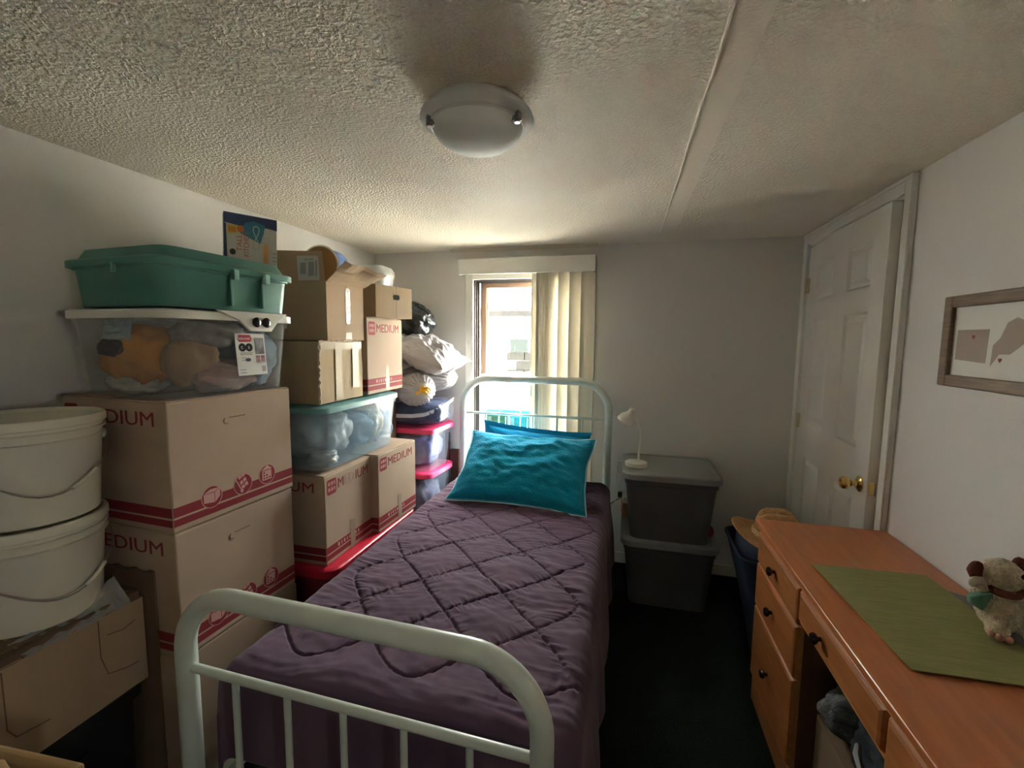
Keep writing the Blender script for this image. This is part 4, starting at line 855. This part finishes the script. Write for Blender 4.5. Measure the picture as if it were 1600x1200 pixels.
for pts in ([(0.10, FHh-0.004), (0.10, 0.15), (0.115, 0.09), (0.16, 0.075), (0.195, 0.07)], [(0.12, 0.205), (0.16, 0.195), (0.195, 0.205)], [(-0.10, FHh-0.004), (-0.10, 0.11), (-0.085, 0.08), (-0.02, 0.07)]):
    part('punched_line', MB().tube([(FWd/2+0.0002, a, b) for a, b in pts], 0.0016, 6), mat('punch_line', (0.17, 0.10, 0.06), 0.9), fb)
fm = MB().grid(lambda u, v: Vector((FWd/2-0.05+0.062*v, -0.06+0.24*u, FHh+0.030-0.024*v+0.05*u*u*(1-v)+0.011*noise.noise(Vector((u*11, v*4, 2))))), 40, 12)
part('plastic_film', fm, FILM, fb, smooth=True)
db = thing('dark_crate', 'black crate on the floor carrying the open box and buckets', 'crate', (-1.605, 0.755, 0), 0)
part('tub', MB().loft([rrect(0.36, 0.38, 0.03, 0), rrect(0.37, 0.40, 0.03, 0.42), rrect(0.40, 0.43, 0.03, 0.422), rrect(0.40, 0.43, 0.03, 0.460)]), BLACKP, db, smooth=True)
part('grip', MB().box(0.186, 0.20, -0.06, 0.06, 0.33, 0.36), BLACKP, db)
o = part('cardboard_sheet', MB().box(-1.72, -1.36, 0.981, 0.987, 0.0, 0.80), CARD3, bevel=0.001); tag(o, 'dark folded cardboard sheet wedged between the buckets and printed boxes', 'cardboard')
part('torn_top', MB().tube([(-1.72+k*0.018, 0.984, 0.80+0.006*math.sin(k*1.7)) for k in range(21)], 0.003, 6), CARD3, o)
def rail(label, cx, cy, z, w, rz, curve):
    t = thing('wooden_rack', label, 'wooden rack', (cx, cy, 0), rz, 'tan racks at the lower left edge')
    rings = []
    for k in range(15):
        s = k/14-0.5; x = s*w; y = curve*(4*s*s); zt = z-0.014*(4*s*s)
        rings.append([Vector((x, y-0.012, zt-0.10)), Vector((x, y+0.012, zt-0.10)), Vector((x, y+0.012, zt-0.006)), Vector((x, y+0.006, zt)), Vector((x, y-0.006, zt)), Vector((x, y-0.012, zt-0.006))])
    part('rail', MB().loft(rings), mat('tan_wood', (0.42, 0.27, 0.12), 0.55, var=0.2, stretch=(0.5, 4, 4)), t, smooth=True, bevel=0.003)
    for s in (-0.4, 0.4): part('post', MB().box(s*w-0.012, s*w+0.012, -0.010+curve*4*s*s, 0.010+curve*4*s*s, 0, z-0.09), mat('tan_wood', (0.42, 0.27, 0.12), 0.55), t)
rail('rear one of two tan wooden racks at the lower left corner', -1.085, 0.520, 0.726, 0.24, 4, 0.01)
rail('front one of two tan wooden racks at the lower left corner', -0.975, 0.455, 0.764, 0.20, -10, 0.01)

# ------------------------------------------------------------------ grey totes, lamp
gt = 'grey totes by the back wall'
tote('grey_tote', 'lower grey storage tote on the carpet by the back wall', (0.272, 2.755, 0.0), 0, (0.42, 0.40), (0.495, 0.455), 0.375, GREYT, GREYL, 0.034, 0.012, gt, raised=-0.004, r=0.05)
tote('grey_tote', 'upper grey storage tote carrying the white lamp', (0.268, 2.76, 0.384), 0, (0.42, 0.40), (0.495, 0.455), 0.375, GREYT, GREYL, 0.034, 0.012, gt, raised=-0.006, r=0.05)
LZ = 0.384+0.375+0.017-0.006
dl = thing('desk_lamp', 'small white gooseneck lamp on the upper grey tote', 'lamp', (0.082, 2.705, LZ), 0)
WL = mat('lamp_white', (0.74, 0.72, 0.66), 0.35)
part('base', MB().lathe([(0.060, 0), (0.064, 0.004), (0.064, 0.022), (0.060, 0.027), (0.010, 0.029)], 40), WL, dl, smooth=True)
nk = [(0.012, 0, 0.027), (0.012, 0, 0.08), (0.017, 0, 0.13), (0.020, 0, 0.17), (0.016, 0, 0.215), (0.002, 0, 0.255), (-0.022, 0, 0.292), (-0.036, 0, 0.308)]
part('neck', MB().tube(nk, 0.0062, 10), WL, dl, smooth=True)
MH = Matrix.Translation((-0.040, 0, 0.322)) @ Matrix.Rotation(math.radians(28), 4, 'Y') @ Matrix.Rotation(math.radians(8), 4, 'X')
sh = part('shade', MB().lathe([(0.012, 0.026), (0.017, 0.022), (0.019, 0.0), (0.026, -0.012), (0.046, -0.036), (0.054, -0.066), (0.051, -0.066), (0.040, -0.036), (0.012, -0.012)], 36, M=MH), WL, dl, smooth=True)
part('reflector', MB().lathe([(0.0495, -0.060), (0.044, -0.052), (0.02, -0.04), (0.004, -0.038)], 28, M=MH), mat('reflector', (0.35, 0.35, 0.36), 0.2, 0.9), dl, smooth=True)
part('bulb', MB().lathe([(0.010, -0.030), (0.018, -0.05), (0.016, -0.062), (0.004, -0.068)], 20, M=MH), mat('bulb_glass', (0.5, 0.5, 0.48), 0.15), sh, smooth=True)
part('guard_wire', MB().tube([MH @ Vector(p) for p in ((0.035, -0.03, -0.064), (0.006, -0.03, -0.085), (0.012, 0, -0.090))], 0.0014, 6).tube([MH @ Vector(p) for p in ((0.040, 0.02, -0.064), (0.008, 0.016, -0.088), (0.012, 0, -0.090))], 0.0014, 6), WIRE, sh)
cd_ = [(0.03, 2.76, LZ+0.01), (-0.02, 2.83, LZ-0.01), (-0.030, 2.90, 0.70), (-0.02, 2.93, 0.62), (-0.022, 2.92, 0.52), (-0.05, 2.88, 0.42), (-0.085, 2.84, 0.36)]
o = part('lamp_cord', MB().tube(cd_, 0.003, 8), WL, smooth=True); tag(o, 'white lamp cord hanging between the bed and the grey totes', 'cord')
part('inline_switch', MB().box(-0.034, -0.012, 2.915, 2.93, 0.60, 0.65), WL, o, bevel=0.004)
o = part('cord', MB().tube([(0.05, 2.99, 0.50), (-0.02, 2.98, 0.46), (-0.06, 2.95, 0.44), (-0.10, 2.90, 0.42)], 0.003, 8), BLACKP, smooth=True); tag(o, 'black cord near the wall behind the grey totes', 'cord')
ot = thing('wall_outlet', 'white wall outlet low on the back wall behind the bed', 'outlet', (-0.005, YB, 0.46), 0)
part('plate', MB().box(-0.035, 0.035, -0.006, 0, -0.057, 0.057), TRIM, ot, bevel=0.002); part('plug', MB().box(-0.016, 0.016, -0.030, -0.006, 0.005, 0.04), BLACKP, ot, bevel=0.003)
pk = thing('small_carton', 'small orange-brown carton on the lower grey tote lid behind upper tote', 'carton', (0.042, 2.90, 0.394), 5)
part('carton', MB().box(-0.034, 0.020, -0.06, 0.06, 0, 0.09), mat('carton_tan', (0.42, 0.20, 0.09), 0.7, var=0.2), pk, bevel=0.002); part('lid_tab', MB().box(-0.030, 0.012, -0.05, 0.05, 0.09, 0.125), WHITEP, pk, bevel=0.002)
o = part('red_cloth', blob((0, 0, 0), (0.022, 0.05, 0.030), crumple(140, 0.2, 2, 0.1, 5), 28, 18), mat('red_cloth', (0.20, 0.02, 0.02), 0.9), smooth=True, angle=0); o.location = (0.505, 2.70, 0.420); tag(o, 'small red cloth at the right end of the lower grey lid', 'cloth')

# ------------------------------------------------------------------ hamper and straw hat
hm = thing('fabric_hamper', 'navy blue tapered fabric hamper between the desk and grey totes', 'hamper', (0.745, 2.255, 0.0), 0)
def hring(w, d, z, r=0.06): return rrect(w, d, r, z)
part('basket', MB().loft([hring(0.20, 0.26, 0), hring(0.23, 0.29, 0.10), hring(0.34, 0.36, 0.36), hring(0.44, 0.40, 0.555), hring(0.43, 0.39, 0.558), hring(0.33, 0.35, 0.36), hring(0.20, 0.26, 0.02)]), NAVY, hm, smooth=True)
part('rim', MB().tube(hring(0.44, 0.40, 0.556), 0.008, 8, True), NAVY, hm, smooth=True)
part('cushion', blob((0, 0, 0.535), (0.20, 0.18, 0.085), crumple(150, 0.05, 2, 0.02, 5), 40, 20, 0.6), NAVY, hm, smooth=True, angle=0)
ht = thing('straw_hat', 'tan straw hat with rope band resting on the navy hamper', 'hat', (0.700, 2.215, 0.628), 0)
def brim():
    n = 64; rings = []
    for r in (0.078, 0.095, 0.12, 0.145, 0.168, 0.170, 0.166, 0.14, 0.11, 0.080):
        i = len(rings); top = i <= 4; ring = []
        for k in range(n):
            a = 2*PI*k/n; lift = 0.030*((r-0.078)/0.09)**2*math.cos(2*a+0.5)+0.012*(r-0.078)/0.09
            ring.append(Vector((r*1.12*math.cos(a), r*math.sin(a), lift+(0.003 if top else 0.0))))
        rings.append(ring)
    return MB().loft(rings+[rings[0]], False, False)
part('brim', brim(), STRAW, ht, smooth=True)
def crown():
    n = 48; rings = []
    for r, z in ((0.086, 0.0), (0.084, 0.03), (0.079, 0.07), (0.072, 0.098), (0.055, 0.112), (0.03, 0.108), (0.004, 0.104)):
        rings.append([Vector((r*1.12*math.cos(2*PI*k/n), r*math.sin(2*PI*k/n), z-(0.022*math.exp(-((math.sin(2*PI*k/n))*3)**2) if z > 0.09 else 0)+0.006*noise.noise(Vector((math.cos(2*PI*k/n)*2, math.sin(2*PI*k/n)*2, z*9))))) for k in range(n)])
    return MB().loft(rings)
part('crown', crown(), STRAW, ht, smooth=True)
for z in (0.008, 0.020): part('rope_band', MB().tube([(0.088*1.12*math.cos(2*PI*k/48), 0.088*math.sin(2*PI*k/48), z+0.003*math.sin(k*1.3)) for k in range(48)], 0.0055, 8, True), mat('rope', (0.55, 0.38, 0.20), 0.8, bump=0.8, bscale=200), ht, smooth=True)

# ------------------------------------------------------------------ desk
DX0, DX1, DYN, DYF, DZT = 0.555, XR-0.004, 0.40, 1.975, 0.785
dk = thing('desk', 'honey brown wooden desk with drawers and dark knobs along the right wall', 'desk', (0, 0, 0))
part('desktop', MB().box(DX0-0.012, DX1, DYN, DYF+0.012, DZT-0.020, DZT), WOODT, dk, bevel=0.004, seg=3)
part('edge_moulding', MB().box(DX0-0.004, DX1, DYN, DYF+0.006, DZT-0.034, DZT-0.020), WOODE, dk, bevel=0.004, seg=2)
for y0, y1 in ((1.512, DYF-0.006), (DYN, 1.030)):
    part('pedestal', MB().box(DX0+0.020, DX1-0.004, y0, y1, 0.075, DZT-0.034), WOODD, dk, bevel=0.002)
    part('plinth', MB().box(DX0+0.012, DX1-0.004, y0-0.006, y1+0.006, 0.0, 0.10), WOOD, dk, bevel=0.004)
    part('face_frame', MB().box(DX0+0.012, DX0+0.020, y0, y0+0.024, 0.10, DZT-0.034), WOOD, dk)
    part('face_frame', MB().box(DX0+0.012, DX0+0.020, y1-0.024, y1, 0.10, DZT-0.034), WOOD, dk)
def drawer(y0, y1, z0, z1, knobs):
    a, b = DX0+0.020, DX0-0.006
    R = lambda d, x: [Vector((x, y0+d, z0+d)), Vector((x, y1-d, z0+d)), Vector((x, y1-d, z1-d)), Vector((x, y0+d, z1-d))]
    d = part('drawer', MB().loft([R(0, a), R(0, b+0.009), R(0.004, b+0.003), R(0.012, b)]), WOOD, dk)
    for ky in knobs:
        part('knob', MB().lathe([(0.006, 0), (0.006, 0.008), (0.014, 0.013), (0.0165, 0.019), (0.013, 0.025), (0.003, 0.027)], 20, M=Matrix.Translation((b, ky, (z0+z1)/2)) @ Matrix.Rotation(math.radians(-90), 4, 'Y')), KNOB, d, smooth=True)
    return d
for z0, z1 in ((0.622, 0.745), (0.440, 0.615), (0.135, 0.433)):
    drawer(1.516, 1.950, z0, z1, (1.733,)); drawer(DYN+0.02, 1.022, z0, z1, (0.72,))
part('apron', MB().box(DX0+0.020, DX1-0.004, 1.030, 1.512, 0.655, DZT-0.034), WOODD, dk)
drawer(1.036, 1.506, 0.648, 0.745, (1.335,))
part('apron_lip', MB().box(DX0+0.004, DX0+0.03, 1.030, 1.512, 0.634, 0.648), WOODE, dk, bevel=0.003)
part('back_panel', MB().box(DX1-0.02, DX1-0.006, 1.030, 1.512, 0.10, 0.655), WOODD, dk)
# placemat, clear sheet
def sheet(pts, z, th, n=24, wave=0.0, seed=0):
    a, b, c, d = [Vector((*p, 0)) for p in pts]; mb = MB()
    f = lambda s: (lambda u, v: (a*(1-u)+b*u)*(1-v)+(d*(1-u)+c*u)*v+Vector((0, 0, z+s+wave*(1+noise.noise(Vector((u*3, v*4, seed)))))))
    mb.grid(f(0), n, n); mb.grid(f(th), n, n)
    for e in (lambda t: (t, 0), lambda t: (1, t), lambda t: (t, 1), lambda t: (0, t)): mb.add([f(s)(*e(k/n)) for k in range(n+1) for s in (0, th)], [(2*k, 2*k+2, 2*k+3, 2*k+1) for k in range(n)])
    return mb
o = part('placemat', sheet([(0.612, 1.598), (0.640, 1.118), (0.948, 1.126), (0.935, 1.610)], DZT+0.0035, 0.0025, wave=0.0012), MATG, smooth=True); tag(o, 'olive green woven placemat lying on the desk', 'placemat')
o = part('plastic_folder', sheet([(0.90, 1.560), (0.78, 1.20), (0.990, 1.10), (0.995, 1.50)], DZT+0.0006, 0.0018), mat('folder_smoke', (0.30, 0.28, 0.26), 0.12, trans=0.25)); tag(o, 'smoky clear plastic sheet under the placemat near the wall', 'plastic sheet')
# plush
ps = thing('plush_toy', 'cream plush toy animal with brown ear and green trim sitting on desk by wall', 'plush toy', (0.946, 1.350, DZT+0.004), -6); ps.scale = (0.66, 0.66, 0.78)
def fur(p): return 0.004*noise.noise(p*45)+0.003*noise.noise(p*90)
organic('body', [((0, 0, 0.075), (0.075, 0.078, 0.078)), ((0.0, 0.0, 0.125), 0.05), ((-0.01, 0.0, 0.185), (0.062, 0.06, 0.052)), ((0.045, -0.04, 0.185), (0.035, 0.035, 0.026)), ((-0.045, -0.075, 0.030), (0.034, 0.045, 0.028)), ((0.06, -0.065, 0.030), (0.034, 0.045, 0.028)),
         ((-0.075, -0.02, 0.11), (0.030, 0.028, 0.045)), ((0.078, -0.02, 0.11), (0.030, 0.028, 0.045))], PLUSH, ps, 0.006, 4, fur)
part('ear', blob((-0.082, 0.005, 0.185), (0.028, 0.018, 0.032), crumple(160, 0.1, 2, 0.05, 5), 24, 16), PLBR, ps, smooth=True)
part('ear', blob((0.055, 0.03, 0.215), (0.024, 0.018, 0.026), crumple(161, 0.1, 2, 0.05, 5), 24, 16), PLBR, ps, smooth=True)
part('collar', MB().tube([(0.05*math.cos(a)-0.005, 0.05*math.sin(a), 0.143+0.006*math.sin(a)) for a in [k*2*PI/28 for k in range(28)]], 0.013, 8, True), PLBR, ps, smooth=True)
BO = Vector((0.032, -0.02, 0.0))
part('green_bow', MB().loft([[BO+v for v in r_] for r_ in [[Vector((-0.085, -0.030, 0.125)), Vector((-0.085, -0.020, 0.125)), Vector((-0.085, -0.020, 0.135)), Vector((-0.085, -0.030, 0.135))], [Vector((-0.115, -0.045, 0.075)), Vector((-0.115, 0.01, 0.075)), Vector((-0.125, 0.01, 0.13)), Vector((-0.125, -0.045, 0.13))], [Vector((-0.15, -0.03, 0.09)), Vector((-0.15, -0.01, 0.09)), Vector((-0.152, -0.01, 0.11)), Vector((-0.152, -0.03, 0.11))]]]), GRNF, ps, bevel=0.006)
part('white_wing', blob((-0.078, -0.01, 0.150), (0.034, 0.014, 0.022), crumple(165, 0.1, 2, 0.06, 5), 24, 14), mat('white_felt', (0.55, 0.52, 0.42), 0.95), ps, smooth=True)
for x in (0.022, 0.062): part('eye', blob((x, -0.056 if x < 0.05 else -0.066, 0.205), (0.007, 0.006, 0.008), nu=12, nv=8), BLACKP, ps, smooth=True)
part('nose', blob((0.047, -0.076, 0.190), (0.010, 0.007, 0.007), nu=14, nv=10), PLBR, ps, smooth=True)
for x, y in ((-0.058, -0.118), (-0.035, -0.122), (-0.072, -0.10)): part('toe', blob((x, y, 0.022), (0.012, 0.012, 0.012), nu=14, nv=10), mat('pink_felt', (0.50, 0.26, 0.20), 0.9), ps, smooth=True)
# under the desk
CARDU = mat('cardboard_dull', (0.22, 0.155, 0.09), 0.9, var=0.15)
ub = thing('cardboard_box', 'tan cardboard box on the floor in the desk kneehole', 'box', (0.785, 1.285, 0), 0)
part('body', MB().box(-0.17, 0.17, -0.20, 0.20, 0, 0.356), CARDU, ub, bevel=0.004); part('flap', MB().box(-0.168, -0.003, -0.198, 0.198, 0.356, 0.360), CARDU, ub); part('flap', MB().box(0.003, 0.168, -0.198, 0.198, 0.356, 0.360), CARDU, ub)
o = part('knit_beanie', blob((0, 0, 0), (0.085, 0.075, 0.075), crumple(170, 0.22, 1.8, 0.12, 5), 44, 30), mat('grey_knit', (0.16, 0.165, 0.155), 0.95, rgb2=(0.07, 0.075, 0.08), vscale=25, bump=0.8, bscale=120, bdist=0.006), smooth=True, angle=0); o.location = (0.680, 1.405, 0.432); tag(o, 'crumpled grey knit cap on the box under the desk', 'cap')
jk = thing('jacket', 'dark navy jacket with pale stripe heaped under the desk', 'jacket', (0.735, 1.205, 0.352), 0)
part('cloth', blob((0, 0, 0.10), (0.135, 0.125, 0.125), crumple(175, 0.2, 1.8, 0.12, 4), 60, 40, 0.85), mat('jacket_navy', (0.008, 0.011, 0.018), 0.8, bump=0.4, bscale=30, bdist=0.01), jk, smooth=True, angle=0)
part('stripe', MB().tube([(-0.095, 0.085, 0.135), (-0.125, 0.03, 0.11), (-0.132, -0.02, 0.085), (-0.125, -0.075, 0.05)], [0.006, 0.010, 0.006, 0.010], 8), mat('stripe_grey', (0.30, 0.31, 0.32), 0.8), jk, smooth=True)

# ------------------------------------------------------------------ outside the window
ext = MB().box(-9, XL-T, 2.9, YB+T, -0.62, 2.55).box(XR+0.9, 9, 2.9, YB+T, -0.62, 2.55).box(XL-T, XR+0.9, YF-T, YB+T, -0.62, -0.12)  # unseen thin house walls, added to shade the yard near the window
struct('wall_yard_shade', ext, mat('yard_shade_siding', (0.55, 0.52, 0.46), 0.8))
struct('roof_yard_shade', MB().box(XL-T-0.1, XR+1.0, YF-T-0.2, YB+T+0.2, ZC+0.14, 2.55), mat('yard_shade_roofing', (0.12, 0.11, 0.10), 0.9))  # unseen roof block, added with those walls to shade the near yard
yard = MB().box(-40, 40, -40, 60, -0.9, -0.62)
struct('ground', yard, mat('pale_gravel', (0.55, 0.53, 0.48), 0.95, var=0.2, vscale=3))
nh = thing('neighbour_house', 'pale white house with low roof beyond the yard seen through window', 'house', (0, 10.5, -0.62), 0)
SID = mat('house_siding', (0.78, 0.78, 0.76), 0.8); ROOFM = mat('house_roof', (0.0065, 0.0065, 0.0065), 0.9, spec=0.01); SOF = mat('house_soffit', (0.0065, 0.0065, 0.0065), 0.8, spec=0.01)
part('wall', MB().box(-9, 4, 0, 5, 0, 2.75), SID, nh)
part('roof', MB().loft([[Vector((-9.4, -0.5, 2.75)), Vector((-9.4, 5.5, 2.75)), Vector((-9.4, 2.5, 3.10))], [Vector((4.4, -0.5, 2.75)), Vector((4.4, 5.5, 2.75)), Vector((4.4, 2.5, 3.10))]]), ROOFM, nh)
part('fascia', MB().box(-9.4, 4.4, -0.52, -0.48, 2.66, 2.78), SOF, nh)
wn = part('window', MB().box(-2.75, -1.75, -0.04, 0.0, 1.60, 2.20), TRIM, nh)
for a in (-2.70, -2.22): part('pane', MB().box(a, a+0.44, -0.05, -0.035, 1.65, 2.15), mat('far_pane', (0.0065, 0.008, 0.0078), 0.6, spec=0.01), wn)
fw = thing('block_wall', 'low grey block wall in front of the neighbouring house', 'wall', (-1.2, 9.4, -0.62), 0)
for r_ in range(3):
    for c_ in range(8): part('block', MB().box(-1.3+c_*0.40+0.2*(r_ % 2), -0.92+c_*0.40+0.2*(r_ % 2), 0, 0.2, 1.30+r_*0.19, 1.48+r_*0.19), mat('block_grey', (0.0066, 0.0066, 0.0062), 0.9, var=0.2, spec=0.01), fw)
part('footing', MB().box(-1.3, 1.9, 0.02, 0.18, 0, 1.30), SID, fw)
gf = thing('green_fence', 'turquoise board fence panel seen low through the window', 'fence', (-1.55, 6.0, -0.62), 0)
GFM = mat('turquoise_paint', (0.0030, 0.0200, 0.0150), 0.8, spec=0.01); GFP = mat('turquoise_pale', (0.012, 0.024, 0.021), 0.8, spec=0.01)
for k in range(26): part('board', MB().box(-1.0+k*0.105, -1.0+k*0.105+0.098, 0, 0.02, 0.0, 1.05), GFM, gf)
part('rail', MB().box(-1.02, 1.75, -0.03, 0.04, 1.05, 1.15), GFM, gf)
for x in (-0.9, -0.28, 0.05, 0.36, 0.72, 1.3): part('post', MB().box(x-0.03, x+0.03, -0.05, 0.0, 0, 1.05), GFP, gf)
tr = thing('tree', 'bare pale twigged tree at the upper right of the window view', 'tree', (-0.85, 7.3, -0.62), 0)
part('trunk', MB().tube([(0, 0, 0), (0.05, 0, 1.2), (-0.02, 0.05, 2.2), (-0.1, 0, 3.0), (-0.12, 0, 3.7)], [0.09, 0.075, 0.06, 0.045, 0.02], 10), mat('bark', (0.007, 0.006, 0.004), 0.9, spec=0.01), tr, smooth=True)
random.seed(3)
for k in range(26):
    z0 = 1.9+1.7*random.random(); a = random.uniform(2.2, 4.1) if k % 2 else random.uniform(-0.9, 0.9); L0 = random.uniform(0.5, 1.1); p = Vector((-0.05, 0, z0)); pts = [p]
    for q_ in range(5):
        p = p+Vector((math.cos(a)*L0/5, math.sin(a)*L0/5*0.5, L0/5*random.uniform(0.2, 1.0))); a += random.uniform(-0.4, 0.4); pts.append(p)
    part('branch', MB().tube(pts, [0.02, 0.016, 0.013, 0.010, 0.007, 0.004], 6), MATS['bark'], tr)
